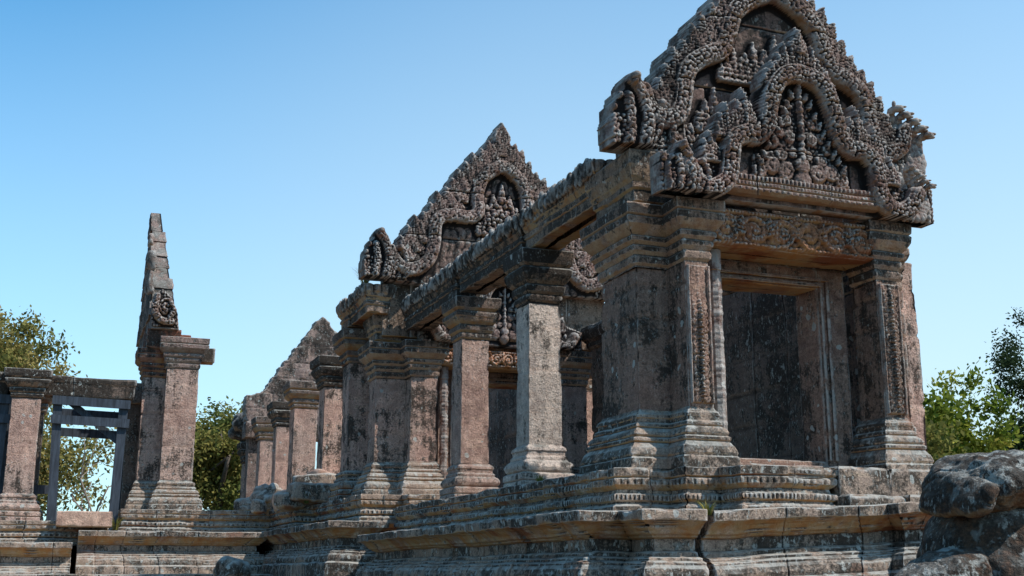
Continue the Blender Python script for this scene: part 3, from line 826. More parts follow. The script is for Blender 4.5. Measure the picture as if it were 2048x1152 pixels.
def colonnette(parent, x, y, z0, z1, r, mat):
    mb = MB(); zs = np.arange(z0, z1, .012); rr = []
    for z in zs:
        t = (z - z0) / (z1 - z0)
        k = 1.0
        if t < .12: k = 1.35 + .12 * math.sin(t * 160)
        elif t > .9: k = 1.15
        for c in (.2, .33, .45, .58, .7, .8): k += .22 * math.exp(-((t - c) / .016) ** 2) + .12 * math.exp(-((t - c - .03) / .008) ** 2) + .12 * math.exp(-((t - c + .03) / .008) ** 2)
        rr.append(r * k)
    tube(mb, [(x, y, z) for z in zs], rr, 8)
    return mb.build('colonnette', mat, parent, smooth=False)

def carved_front(x0, x1, z0, z1, y, seed, fade=0.0):
    return lambda mb: scroll_panel(mb, x0, x1, z0, z1, y, 0.012, seed, fade)

def gateway(root, cx, y, z0, k, pil, pier, depth, mats, seed, detail=1.0, head_z=2.44, half_door=.725, colonnettes=(-1,), lint=(2.72, 3.2), inner_ped=None):
    """two corner piers with pilasters, a door frame and a lintel"""
    zs, zc, zt = z0 + .72 * k, z0 + 2.47 * k, z0 + 3.24 * k
    for sg in (-1, 1):
        a, b = sorted((cx + sg * (pil[1] - .12), cx + sg * pier))
        p = moulded_post(root, 'corner_pier', a, y + .44, b, y + .44 + depth, z0, zs, zc, zt, seed + sg, mats['shaft'], mats['base'], mats['cap'], step=.05, ks=1.0 if sg < 0 else .5)
        # entablature block that ties the pier to the beams
        mb = MB(); pr = [(-.2, zt - .01), (-.02, zt), (.04, zt + .06), (.04, zt + .2 * k), (.07, zt + .23 * k), (.07, zt + .3 * k), (.1, zt + .36 * k), (.14, zt + .5 * k), (.15, zt + .66 * k), (.13, zt + .69 * k), (-.2, zt + .70 * k)]
        if sg > 0: pr = [(o * .4, z) for o, z in pr]
        mb.add(*sweep(rect(a, y + .41, b, y + .42 + depth), pr, True, .05, .02, .04, seed=seed + 20 + sg, pstep=.03)); mb.build('entablature', M_BEAM, p)
        a, b = sorted((cx + sg * pil[0], cx + sg * pil[1]))
        w = b - a
        moulded_post(root, 'pilaster', a, y, b, y + .5, z0, zs, zc, zt, seed + 5 + sg, mats['shaft'], mats['base'], mats['cap'], step=.035 / detail, ks=.85,
                     panel=carved_front(a + w * .03, b - w * .03, zs + .03, zc - .03, y - .012, seed + sg, .35 if sg < 0 else .12) if detail > .8 else None)
    ff = y + .55
    hz = z0 + head_z * k; l0, l1 = z0 + lint[0] * k, z0 + lint[1] * k
    # door frame: jambs, head and sill as one moulded frame
    mb = MB(); o = half_door + .4
    block(mb, cx - o, ff, z0 + .02, cx - half_door, ff + .5, l0 - .004, seed + 1, joints=None)
    block(mb, cx + half_door, ff, z0 + .02, cx + o, ff + .5, l0 - .004, seed + 2)
    block(mb, cx - half_door + .002, ff + .012, hz, cx + half_door - .002, ff + .49, l0 - .006, seed + 3)
    block(mb, cx - half_door + .002, ff + .01, z0 + .02, cx + half_door - .002, ff + .49, z0 + .2, seed + 4)
    for q, (d0, th) in enumerate(((0.0, .035), (.1, .022))):
        for sg in (-1, 1):
            a, b = sorted((cx + sg * (half_door + d0 + .01), cx + sg * (half_door + d0 + .05)))
            block(mb, a, ff - th, z0 + .2, b, ff + .05, hz + d0 * .8 + .04, seed + q, bev=.006, rough=.004, chip=.01, step=.2)
        block(mb, cx - half_door - d0 - .05, ff - th - .003, hz + d0 * .8 + .02, cx + half_door + d0 + .05, ff + .05, hz + d0 * .8 + .06, seed + q, bev=.006, rough=.004, chip=.01)
    block(mb, cx - half_door - .1, ff - .08, z0 + .08, cx + half_door + .1, ff + .05, z0 + .13, seed + 8, bev=.02)
    mb.build('door_frame', mats['frame'], root)
    mb = MB(); block(mb, cx - pil[0] + .03, y + .0, l0, cx + pil[0] - .03, y + .56, l1, seed + 6, bev=.01)
    block(mb, cx - pil[0] - .03, y + .1, l1 - .002, cx + pil[0] + .03, y + .54, zt + .02, seed + 16)
    frieze_panel(mb, cx - pil[0] + .05, cx + pil[0] - .05, l0 + .01, l1 - .01, y - .015, .013 / detail ** .5, seed)
    mb.build('lintel', M_LINTEL, root)
    for sg in colonnettes:
        colonnette(root, cx + sg * (pil[0] - .2), y + .2, z0 + .02, l0 - .004, .078, M_CARVE2)
    # wall that closes the bay behind the pediments
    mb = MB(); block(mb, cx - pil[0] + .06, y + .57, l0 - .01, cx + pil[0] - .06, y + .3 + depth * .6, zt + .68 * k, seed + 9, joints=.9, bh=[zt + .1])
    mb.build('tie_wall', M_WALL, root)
    return zt

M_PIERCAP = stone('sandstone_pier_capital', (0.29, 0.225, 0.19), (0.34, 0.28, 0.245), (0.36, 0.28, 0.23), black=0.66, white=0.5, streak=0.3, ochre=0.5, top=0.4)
MATS = dict(shaft=M_RED, base=M_PLINTH, cap=M_PIERCAP, frame=M_RED)
MATS2 = dict(shaft=M_SHAFT, base=M_PLINTH, cap=M_PIERCAP, frame=M_RED)

# ------------------------------------------------------------------ front porch
porch = thing('temple_porch', 'ruined sandstone porch nearest the viewer, dark doorway under a huge two-tiered carved pediment', 'temple porch', (8.5, 12.4, 1.18))
zt = gateway(porch, 8.5, 12.4, 1.18, 1.0, (1.23, 1.55), 1.98, 1.0, MATS, 100)
mb = MB().add(*sweep(rect(7.36, 12.03, 9.64, 12.45), [(-.2, 4.475), (-.04, 4.48), (-.01, 4.50), (.01, 4.52), (.01, 4.555), (-.02, 4.57), (.0, 4.59), (.0, 4.63), (-.025, 4.64), (-.005, 4.655), (-.005, 4.72), (-.2, 4.73)],
              True, .0125, .012, .03, joints=.8, seed=8, beads=((4.645, 4.725, .05, .06), (4.515, 4.56, .03, .085), (4.58, 4.64, .02, .05)), pstep=.014))
mb.build('cornice', M_CARVE2, porch)
def bush(R, cx, cy, h, w, mask=True, seed=0):
    for d, l, ww in ((-.36, .5, .5), (.36, .5, .5), (-.2, .74, .5), (.2, .74, .5), (0, 1.0, .55)):
        R.leaf(cx + d * w, cy, PI / 2 - d * .35, l * h, ww * w, (.10 if d else .13), mask, .034, seed + d)
def fill_front(R, ins):
    for u, v, h, w in ((0, 1.62, .84, .36), (.2, 1.62, .6, .3), (.4, 1.5, .42, .26), (.83, .86, .64, .3), (1.09, .72, .56, .28), (1.32, .42, .46, .24)):
        for sg in ((-1, 1) if u else (1,)): bush(R, sg * u, v, h, w, True, u * 9)
ped = pediment(porch, 'front_pediment', 8.5, 12.12, 4.42,
    [(0, 1.77), (.3, 1.64), (.47, 1.3), (.53, 1.0), (.66, .84), (.9, .82), (1.05, .68), (1.08, .42), (1.15, .18), (1.36, .07), (1.56, .14), (1.66, .33)],
    [(0, 2.42), (.05, 2.4)],
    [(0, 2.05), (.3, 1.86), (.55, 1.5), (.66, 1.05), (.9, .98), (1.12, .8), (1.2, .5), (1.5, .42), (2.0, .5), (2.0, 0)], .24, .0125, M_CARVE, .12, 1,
    tymp_candelabra(.98, .3, 1.15, .72), fill=fill_front, leaf_l=.4, leaf_w=.23, seams=([(-.64, .3), (-.64, 1.4)], [(.76, .2), (.74, .95)], [(-.64, .72), (.74, .70)], [(-1.1, 1.42), (1.1, 1.40)]),
    term=(1.68, .0, .02), term_s=.62, nh=.09, rows=1)
def fill_back(R, ins):
    for sg in (-1, 1):
        flame_bush(R, sg * 1.42, .05, .62, 3); flame_bush(R, sg * .95, .35, .7, 5); flame_bush(R, sg * 1.72, .0, .5, 8)
    for u, v, s in ((0, 1.05, .9), (.32, 1.1, .7), (-.32, 1.1, .7), (.62, 1.1, .6), (-.62, 1.1, .6)): flame_bush(R, u, v, s, 9)
up = pediment(porch, 'upper_pediment', 8.56, 12.72, 5.1,
    [(0, 2.48), (.3, 2.36), (.62, 2.08), (.72, 1.8), (.84, 1.52), (1.14, 1.36), (1.36, 1.14), (1.42, .8), (1.5, .54), (1.7, .44), (1.92, .55), (2.0, .78)],
    [(0, 3.3), (.32, 3.0), (.6, 2.68), (.86, 2.38), (1.1, 2.06), (1.36, 1.74), (1.58, 1.42), (1.75, 1.1), (1.86, .8)],
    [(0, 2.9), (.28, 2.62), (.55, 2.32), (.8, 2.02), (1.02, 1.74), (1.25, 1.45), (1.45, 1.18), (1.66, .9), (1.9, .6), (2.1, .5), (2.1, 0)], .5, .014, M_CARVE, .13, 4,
    fill_back, leaf_l=.5, leaf_w=.29, seams=([(-2.2, 1.02), (2.2, 1.02)], [(-1.1, 2.0), (1.2, 1.98)], [(-1.02, .1), (-1.02, 1.02)]),
    term=(2.03, .04, .05), term_s=.95, nh=.105)

# ------------------------------------------------------------------ plinths of the hall
def tier(name, path, prof, mat, parent, joints=1.3, seed=0, beads=(), step=.05, tilt=None, rough=.018, chip=.075, flats=()):
    v, f, t = sweep(path, prof, True, step, rough, chip, joints=joints * .72, seed=seed, beads=beads, shift=.022, pstep=.028, flats=flats)
    if tilt: v[:, 2] += tilt[1] * np.clip(v[:, 0] - tilt[0], 0, 9)
    mb = MB().add(v, f, t)
    return mb.build(name, mat, parent)

def upper_prof(z0, z1):
    h = (z1 - z0) / .52
    P = [(.05, 0), (.05, .05), (.03, .06), (.04, .075), (.04, .11), (.0, .12), (-.03, .14), (-.03, .16), (.0, .175), (.0, .235), (-.045, .25), (-.06, .29), (-.03, .31), (0.0, .34), (.01, .40), (-.015, .415), (.015, .43), (.02, .515), (0.0, .52), (-.3, .522)]
    return [(o, z0 + z * h) for o, z in P]
def upper_beads(z0, z1, per=.075):
    h = (z1 - z0) / .52
    return ((z0 + .17 * h, z0 + .24 * h, .045, per), (z0 + .31 * h, z0 + .40 * h, .028, per * 1.5), (z0 + .44 * h, z0 + .5 * h, .008, per))
LOW = [(.06, -2.2), (.06, -.8), (.05, -.76), (-.01, -.73), (.0, -.68), (-.02, -.62), (-.06, -.58), (-.06, -.555), (-.13, -.535), (-.13, -.505), (-.22, -.49), (-.23, -.445), (-.28, -.43), (-.28, -.30), (-.22, -.285), (-.22, -.265),
       (-.18, -.25), (-.15, -.21), (-.08, -.155), (-.04, -.135), (0, -.12), (0.01, -.01), (-.01, 0), (-.3, .004)]
def low_prof(z1, s=1.0, zb=-1.4): return [(o, max(zb, z1 + z * s)) if i else (o, zb) for i, (o, z) in enumerate(LOW)]

hall = thing('temple_plinth', 'tall moulded stone plinth in two tiers carrying the front porch and its columns', 'plinth', (8.0, 17, -1.3))
tier('upper_tier', [(6.05, 21.9), (6.05, 12.58), (6.76, 12.58), (6.76, 12.2), (7.2, 12.2), (7.2, 11.72), (8.42, 11.74), (8.42, 12.25), (10.3, 12.25), (10.3, 12.6), (10.95, 12.6), (10.95, 21.9)],
     upper_prof(.62, 1.18), M_PLINTH, hall, 1.2, 3, upper_beads(.62, 1.18, .058), .0135)
tier('lower_tier', [(5.28, 21.6), (5.38, 12.05), (5.82, 12.05), (5.82, 11.46), (6.575, 11.44), (6.575, 12.9), (6.575, 21.6)], low_prof(.66), M_PLINTH, hall, 1.1, 5, (), .045, flats=(4,))
cheek = thing('stair_block', 'tilted block of moulded plinth with ochre underside, below the doorway steps', 'plinth block', (7.9, 11.9, -1.3))
tier('moulded_face', [(6.665, 11.44), (8.9, 11.44), (8.9, 11.22), (9.9, 11.22), (9.9, 13.0), (6.665, 13.0)], low_prof(.655), M_PLINTH, cheek, 1.5, 9, (), .04, tilt=(6.68, .05), chip=.07, flats=(5,))
for i, (x0, x1, y0, y1, z0, z1, lab) in enumerate((
        (8.47, 9.18, 11.70, 12.24, .68, 1.185, 'upper left stone of the doorway steps, next to the beaded plinth'),
        (9.21, 10.2, 11.72, 12.24, .70, 1.195, 'upper right stone of the doorway steps, below the right pilaster'),
        (8.44, 9.24, 11.48, 11.69, .62, .865, 'long lower stone of the doorway steps, left one'),
        (9.27, 10.1, 11.49, 11.70, .62, .875, 'lower stone of the doorway steps half hidden by the guardian statue'))):
    mb = MB(); block(mb, x0, y0, z0, x1, y1, z1, 40 + i, bev=.03, rough=.018, chip=.06, step=.04)
    tag(mb.build('step_stone', M_PLINTH, None, at=((x0 + x1) / 2, (y0 + y1) / 2, z0)), lab, 'step', 'stones of the doorway steps')

# ------------------------------------------------------------------ columns and beams of the open hall
column('stone_column', 'pale square column with rough sunlit front, nearest to the porch', 6.65, 16.35, 1.16, .5, .5, 3.52, 'square columns of the open hall', 1, .64, .81, (M_PALE, M_CAP))
column('stone_column', 'dark square column with white lichen patches, second from the porch', 6.65, 19.45, 1.16, .5, .5, 3.46, 'square columns of the open hall', 3, .62, .74, (M_SHAFT, M_WALL))
BEAM = [(-.2, .03), (-.01, .03), (0, .04), (0, .18), (.02, .195), (.02, .26), (.0, .28), (.05, .36), (.07, .45), (.08, .57), (.055, .62), (-.2, .63)]
def beam(label, x0, y0, x1, y1, z0, s, seed, group, mat=M_BEAM, axis='y'):
    t = MB().add(*sweep(rect(x0, y0, x1, y1), [(o, z0 + z * s) for o, z in BEAM], True, .022, .02, .09, seed=seed, joints=1.1,
                        beads=((z0 + .40 * s, z0 + .70 * s, .09, .13), (z0 + .17 * s, z0 + .25 * s, .01, .05)), pstep=.025))
    o = t.build('stone_beam', mat, None, at=((x0 + x1) / 2, (y0 + y1) / 2, z0)); tag(o, label, 'beam', group)
    cr = MB(); rg = np.random.default_rng(seed + 50); y = y0 + .04
    while y < y1 - .04:
        if rg.random() > .06:
            k = rg.uniform(.75, 1.15)
            for dx, sx in ((-.075, 1), (.075 + x1 - x0, -1)):
                ball(cr, (x0 + dx, y, z0 + .52 * s), np.array([.045, .062, .135]) * k, 12, 9, .03, seed=int(y * 99), noise_scale=9)
        y += rg.uniform(.10, .125)
    cr.build('crest', M_CAP, o)
    return o
G = 'beams over the open hall'
beam('long stone beam with orange underside from the porch to the pale column', 6.42, 13.72, 6.9, 16.28, 4.69, 1.0, 1, G, M_BEAM)
beam('black-crusted stone beam between the pale column and the dark column', 6.42, 16.44, 6.9, 19.38, 4.70, 1.0, 2, G, M_CAP)
beam('stone beam running from the dark column to the second gateway', 6.40, 19.53, 6.88, 22.75, 4.66, 1.0, 3, G, M_CAP)

# right hand wall of the hall
rw = thing('hall_wall', 'black-stained stone wall seen through the doorway and behind the columns', 'wall', (10.7, 17.5, 1.1))
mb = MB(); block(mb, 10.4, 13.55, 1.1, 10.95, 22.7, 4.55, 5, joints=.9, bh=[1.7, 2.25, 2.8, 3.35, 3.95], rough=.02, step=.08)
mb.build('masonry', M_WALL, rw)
MB().add(*sweep(rect(10.4, 13.5, 10.95, 22.75), [(-.2, 4.53), (0, 4.55), (.04, 4.6), (.04, 4.68), (.1, 4.74), (.14, 4.86), (.14, 4.95), (.10, 5.03), (-.2, 5.05)], True, .04, .02, .04, joints=1.4, seed=4, beads=((4.74, 4.9, .04, .12),))).build('cornice', M_CAP, rw)
for yy in (18.6, 19.8, 21.0):
    mb = MB(); block(mb, 10.3, yy, 1.3, 10.41, yy + .32, 4.5, int(yy), bh=[2.4, 3.4]); mb.build('wall_pilaster', M_WALL, rw)
mb = MB(); block(mb, 10.42, 12.95, 1.15, 10.78, 13.5, 4.1, 77, rough=.03, chip=.08, bh=[2.2, 3.1, 3.7], step=.05); mb.build('broken_end', M_SHAFT, rw)

# ------------------------------------------------------------------ second gateway
g2 = thing('temple_gateway', 'second gateway behind the columns, with tall triangular flame-edged pediment and serpent heads', 'temple gateway', (8.45, 22.8, 1.45))
gateway(g2, 8.45, 22.8, 1.45, .94, (1.35, 1.9), 2.5, .55, MATS2, 200, detail=.75, head_z=2.5, half_door=.75, colonnettes=(-1, 1), lint=(2.78, 3.15))
pediment(g2, 'front_pediment', 8.45, 22.62, 4.5,
    [(0, 1.35), (.3, 1.22), (.45, .95), (.55, .7), (.8, .6), (.95, .35), (1.1, .1), (1.35, .05), (1.5, .25)],
    [(0, 1.95), (.3, 1.7), (.6, 1.4), (.85, 1.1), (1.1, .85), (1.4, .6)],
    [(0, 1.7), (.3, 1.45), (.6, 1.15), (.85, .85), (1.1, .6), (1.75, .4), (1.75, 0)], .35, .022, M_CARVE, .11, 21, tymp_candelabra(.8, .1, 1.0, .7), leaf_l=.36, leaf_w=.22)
mb = MB(); block(mb, 8.45 - 2.45, 23.05, 4.62, 8.45 + 2.45, 23.6, 5.72, 61, joints=1.0, bh=[5.2]); mb.build('attic_wall', M_BEAM, g2)
def fill2(R, ins):
    flame_bush(R, 0, 1.35, 1.0, 3)
    for sg in (-1, 1): flame_bush(R, sg * .25, 1.1, .75, 5); R.spiral(sg * .25, 1.25, .14, .1, sg)
    R.lumps(R.poly([(-.6, .9), (.6, .9), (.3, 1.6), (0, 2.1), (-.3, 1.6)]) & ins, .09, .1, .08, 5)
    R.lumps(ins, .16, .2, .03, 8)
pediment(g2, 'upper_pediment', 8.42, 22.75, 5.7,
    [(0, 2.68), (.42, 2.36), (.55, 1.95), (.55, 1.55), (.8, 1.46), (1.2, 1.45), (1.45, 1.28), (1.48, .85), (1.6, .45), (1.92, .24), (2.25, .34), (2.4, .62)],
    [(0, 3.66), (.3, 3.3), (.58, 2.98), (.8, 2.74), (1.0, 2.58), (1.22, 2.2), (1.57, 1.8), (1.79, 1.5), (2.04, 1.2), (2.2, .96)],
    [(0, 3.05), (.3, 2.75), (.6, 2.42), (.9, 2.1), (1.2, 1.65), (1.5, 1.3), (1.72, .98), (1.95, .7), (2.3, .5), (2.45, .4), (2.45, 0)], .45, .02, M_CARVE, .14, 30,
    fill2, leaf_l=.5, leaf_w=.3, seams=([(-2.4, .98), (2.4, .98)], [(-1.4, 1.98), (1.4, 1.98)], [(-.5, 0), (-.5, .98)]), term=(2.5, .02, .05), term_s=1.0, nh=.11)
# ------------------------------------------------------------------ the hall beyond
p2 = thing('temple_plinth', 'moulded double-tier plinth under the second gateway, stepping out behind the columns', 'plinth', (7, 28, -1.3))
tier('upper_tier', [(4.95, 42), (5.0, 26.3), (5.45, 26.3), (5.5, 22.35), (6.3, 22.35), (6.3, 21.95), (11.2, 21.95), (11.2, 42)], upper_prof(.9, 1.44), M_PLINTH, p2, 1.2, 13, upper_beads(.9, 1.44, .085), .022)
tier('lower_tier', [(4.6, 34), (4.72, 27.2), (4.86, 22.15), (5.9, 21.85), (5.9, 34)], low_prof(.93), M_PLINTH, p2, 1.0, 15, (), .05)
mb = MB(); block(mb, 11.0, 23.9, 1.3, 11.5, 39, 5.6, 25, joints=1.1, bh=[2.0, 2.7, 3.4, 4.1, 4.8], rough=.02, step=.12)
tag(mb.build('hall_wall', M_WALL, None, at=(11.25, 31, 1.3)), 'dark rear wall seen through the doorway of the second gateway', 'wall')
G2 = 'square columns of the farther hall'
specs = [(5.97, 24.7, .6, 3.55, 'reddish square column just left of the second gateway, under the short beam end', 4),
         (6.12, 27.8, .6, 3.5, 'brownish square column with white lichen dot, second left of the gateway', 5),
         (6.19, 31.8, .6, 3.5, 'square column with smooth purple shaft and black capital, third left of the gateway', 6),
         (6.38, 35.5, .58, 3.45, 'narrow purple column standing against the blank gable wall', 7),
         (6.36, 38.4, .55, 3.35, 'thin lichen-speckled column at the left corner of the blank gable', 8),
         (6.38, 41.8, .5, 2.9, 'short broken column at the far left end of the hall, under a fallen capital', 9),
         (6.8, 43.5, .5, 2.7, 'farthest small column beyond the blank gable, black at the top', 10)]
for x, y, w, h, lab, sd in specs:
    column('stone_column', lab, x, y, 1.42, w, w, h, G2, sd, .62, .72, (M_SHAFT, M_CAP if sd % 2 else M_WALL))
beam('short stone beam end with carved edge sticking out left of the second gateway', 5.62, 24.35, 6.12, 25.05, 5.0, 1.0, 7, 'beams over the farther hall')
beam('stone beam joining the reddish column to the second gateway', 5.64, 22.9, 6.1, 24.3, 5.02, .98, 8, 'beams over the farther hall')

# blank gable
def gable_blank():
    t = thing('gable_wall', 'plain undecorated stone gable with stepped edges, rising behind the farther columns', 'gable wall', (7.9, 39.5, 1.4))
    R = Relief(-2.6, 2.6, 0, 3.75, .028); rg = np.random.default_rng(5)
    def edge(sg):
        e = []; u, v = .16, 3.55
        while v > 1.05:
            d = rg.uniform(.16, .34); st = rg.uniform(.06, .13); e += [(u, v), (u + st, v - .03), (u + st + .02, v - d * .45)]; u += d * .70; v -= d
        return [(sg * a, max(b, 1.0)) for a, b in e] + [(sg * 2.1, 1.0), (sg * 2.2, .93), (sg * 2.45, .9), (sg * 2.5, .5), (sg * 2.42, 0)]
    R.M = R.poly(edge(-1)[::-1] + [(-.05, 3.68), (.06, 3.66)] + edge(1))
    for gz in (.5, .98, 1.5, 2.05, 2.65): R.groove([(-2.5, gz + rg.uniform(-.03, .03)), (2.5, gz + rg.uniform(-.03, .03))], .025, .05)
    for gx, g0, g1 in ((-.9, 0, .5), (.5, 0, .5), (-.3, .5, .98), (1.2, .5, .98), (-1.6, .5, .98), (-.7, .98, 1.5), (.5, .98, 1.5), (.1, 1.5, 2.05), (-.4, 2.05, 2.65)): R.groove([(gx, g0), (gx, g1)], .025, .05)
    R.weather(.05, 2.6, 3); R.lumps(R.M, .12, .1, .012, 7)
    R.mesh(mb := MB(), 8.25, 39.5, 4.75, .6, True); mb.build('gable', M_GABLE, t)
    mb = MB(); block(mb, 5.95, 39.55, 1.4, 6.8, 40.1, 4.28, 5, bh=[2.2, 3, 3.8]); block(mb, 9.7, 39.55, 1.4, 10.6, 40.1, 4.28, 6, bh=[2.2, 3, 3.8])
    block(mb, 5.8, 39.3, 4.25, 10.7, 40.0, 4.78, 8, chip=.08)
    mb.build('wall', M_GABLE, t)
gable_blank()

def rock(name, label, cat, c, r, seed, mat, rough=.3, power=5, rot=0, group=None, ns=1.6, parent=None, tip=0):
    mb = MB(); ca, sa = math.cos(rot), math.sin(rot); ct, st = math.cos(tip), math.sin(tip)
    R = np.array([[ca, -sa, 0], [sa, ca, 0], [0, 0, 1]]) @ np.array([[ct, 0, st], [0, 1, 0], [-st, 0, ct]])
    ball(mb, c, r, 56, 36, rough, seed=seed, R=R, power=power, noise_scale=ns)
    o = mb.build(name, mat, parent, at=None if parent else (c[0], c[1], c[2] - r[2]))
    if label: tag(o, label, cat, group)
    return o
rock('fallen_stone', 'pointed broken stone leaning among the rubble below the farther columns', 'stone', (4.95, 29.4, 1.75), (.36, .4, .42), 3, M_PLINTH, .2, 3.6, .6, 'fallen stones on the plinth', tip=.5)
rock('fallen_stone', 'long fallen block with rounded mossy end, lying on the plinth edge', 'stone', (5.38, 26.2, 1.68), (.52, .3, .21), 5, M_PLINTH, .07, 7, .12, 'fallen stones on the plinth', tip=.06)
rock('fallen_stone', 'flat slab resting behind the long fallen block, at the feet of the columns', 'stone', (5.55, 27.0, 2.0), (.5, .3, .14), 7, M_PLINTH, .06, 7, -.1, 'fallen stones on the plinth', tip=-.03)
rock('fallen_stone', 'small low stone left of the pointed broken stone', 'stone', (4.55, 29.6, 1.55), (.3, .3, .16), 8, M_PLINTH, .12, 3, .3, 'fallen stones on the plinth')
rock('fallen_stone', 'small dark stone wedged under the long fallen block', 'stone', (4.98, 26.5, 1.52), (.3, .3, .14), 9, M_PLINTH, .1, 4, .3, 'fallen stones on the plinth')
for i, (x, y, z, r, rot, lab) in enumerate(((5.25, 28.4, 1.62, .2, .5, 'squarish broken stone right of the pointed broken stone'), (5.75, 26.9, 1.58, .16, .2, 'small angular stone between the long fallen block and the reddish column'), (4.7, 28.9, 1.5, .13, 1.1, 'smallest loose stone in front of the pointed broken stone'))):
    rock('fallen_stone', lab, 'stone', (x, y, z), (r * 1.3, r, r), 90 + i, M_BLOCK if i == 0 else M_PLINTH, .09, 6, rot, 'fallen stones on the plinth', tip=.15 * (i - 1))
rock('fallen_stone', 'tilted grey block on top of the long fallen block, against the columns', 'stone', (5.75, 27.1, 2.02), (.3, .22, .16), 97, M_BLOCK, .05, 7, .5, 'fallen stones on the plinth', tip=.22)
rock('fallen_stone', 'weathered capital lying on top of the farthest broken column', 'stone', (6.38, 41.8, 4.75), (.65, .5, .45), 10, M_CAP, .25, 4, .3, 'fallen stones on the plinth', tip=.3)
rock('fallen_stone', 'rough stone lump at the foot of the left plinth, bottom edge of the view', 'stone', (3.62, 25.2, .02), (.28, .3, .2), 12, M_PLINTH, .18, 3.6, .3, 'fallen stones on the plinth')

# ------------------------------------------------------------------ left wing
p3 = thing('temple_plinth', 'long moulded plinth in two tiers facing the viewer under the tall thin gable', 'plinth', (3, 30, -1.3))
tier('upper_tier', [(1.62, 29.3), (5.1, 29.3), (5.1, 36), (1.62, 36)], upper_prof(.88, 1.43), M_PLINTH, p3, 1.5, 23, upper_beads(.88, 1.43, .11), .025)
tier('lower_tier', [(.71, 28.2), (4.85, 28.2), (4.85, 36), (.71, 36)], low_prof(.9), M_PLINTH, p3, 1.2, 25, (), .05, flats=(3,))
p4 = thing('temple_plinth', 'lower beaded plinth at the far left under the propped column', 'plinth', (-2.5, 30, -1.3))
tier('upper_tier', [(-7, 28.75), (1.33, 28.75), (1.33, 36), (-7, 36)], upper_prof(.6, 1.12), M_PLINTH, p4, 1.4, 27, upper_beads(.6, 1.12, .11), .025)
tier('lower_tier', [(-8, 27.65), (.58, 27.65), (.58, 36), (-8, 36)], low_prof(.63), M_PLINTH, p4, 1.2, 29, (), .05, flats=(1,))
mb = MB(); block(mb, -9, 26.7, -1.35, 4.7, 28.5, -.03, 31, joints=1.6, rough=.02, chip=.06, step=.08)
tag(mb.build('stone_ledge', M_PLINTH, None, at=(-2, 27.5, -1.35)), 'low sunlit stone ledge along the foot of the left plinths', 'ledge')

lw = thing('gable_pier', 'tall pier with red-stained top carrying a thin gable seen edge-on, like a spike', 'temple gable', (2.6, 30, 1.43))
moulded_post(lw, 'pier', 2.46, 29.75, 3.2, 30.4, 1.43, 2.14, 4.78, 5.55, 51, M_SHAFT, M_PLINTH, M_GABLE, step=.05, ks=1.0)
moulded_post(lw, 'pier', 1.95, 30.12, 2.5, 30.8, 1.43, 2.14, 4.6, 5.3, 52, M_SHAFT, M_PLINTH, M_STAIN, step=.05, ks=.9)
mb = MB(); block(mb, 1.95, 29.85, 5.3, 2.75, 31.2, 5.78, 53, chip=.06); block(mb, 2.74, 29.95, 5.52, 3.0, 30.9, 5.68, 54)
mb.build('entablature', M_STAIN, lw)
mb = MB(); block(mb, 2.9, 31.3, 5.25, 3.75, 31.7, 5.62, 55); mb.build('beam_stub', M_BEAM, lw)
mb = MB(); block(mb, 1.66, 30.5, 1.45, 1.98, 31.1, 4.0, 56); block(mb, 1.56, 30.4, 4.0, 2.0, 31.2, 4.5, 57, chip=.1); mb.build('half_column', M_WALL, lw)
mb = MB(); z = 5.76; rg = np.random.default_rng(12); i = 0
while z < 9.1:
    h = rg.uniform(.30, .62); k = (z - 5.76) / 3.4; k2 = min(1, (z + h - 5.76) / 3.4)
    hy = 2.5 * (1 - k * .98) ** .92 + .05; th = .64 - .36 * k
    hy = hy if z < 6.5 else hy + rg.uniform(-.02, .05)
    x0 = 2.0 + rg.uniform(-.03, .03)
    y0, y1 = 32.3 - hy, 32.3 + hy
    m = MB(); block(m, x0, y0, z, x0 + th, y1, z + h - .002, 300 + i, bev=.006, rough=.03, chip=.06, step=.06, joints=.9)
    v = m.v[0]; kk = (v[:, 2] - z) / h                      # slope the ends like the flames of a pediment
    slope = (hy - (2.5 * (1 - k2 * .98) ** .92 + .05)) * 1.0
    v[:, 0] -= kk * np.clip((v[:, 0] - x0) / th, 0, 1) * .36 * h / 3.4
    v[:, 1] += np.where(v[:, 1] < 32.3, 1, -1) * slope * kk * np.clip(np.abs(v[:, 1] - 32.3) / hy, 0, 1)
    mb.add(v, [np.concatenate(f) for f in m.f.values()], m.t[0]); z += h; i += 1
for (yy, zz, r) in ((30.3, 7.0, .16), (30.9, 7.7, .13), (31.5, 8.4, .1)):     # carved leaves left on the flank
    ball(mb, (1.98, yy, zz), (.1, r * 1.4, r * 1.8), 20, 14, .08, seed=int(yy * 10), power=3)
gb = mb.build('gable', M_GABLE, lw)
R = Relief(-.33, .33, 0, .95, .016)
R.M = R.poly([(-.33, 0), (.33, 0), (.3, .35), (.12, .75), (-.1, .95), (-.3, .7)])
R.spiral(.02, .5, .22, .12, 1, 1.6); R.naga([(-.22, .75), (-.26, .4), (-.1, .15), (.15, .12)], .08, .08); R.naga([(.1, .6), (.2, .4), (.1, .25)], .06, .09)
R.lumps(R.M, .07, .08, .05, 4); R.weather(.02, 5, 2)
R.mesh(mb := MB(), 2.33, 29.74, 5.8, .2, False); mb.build('naga_head', M_CARVE, lw)

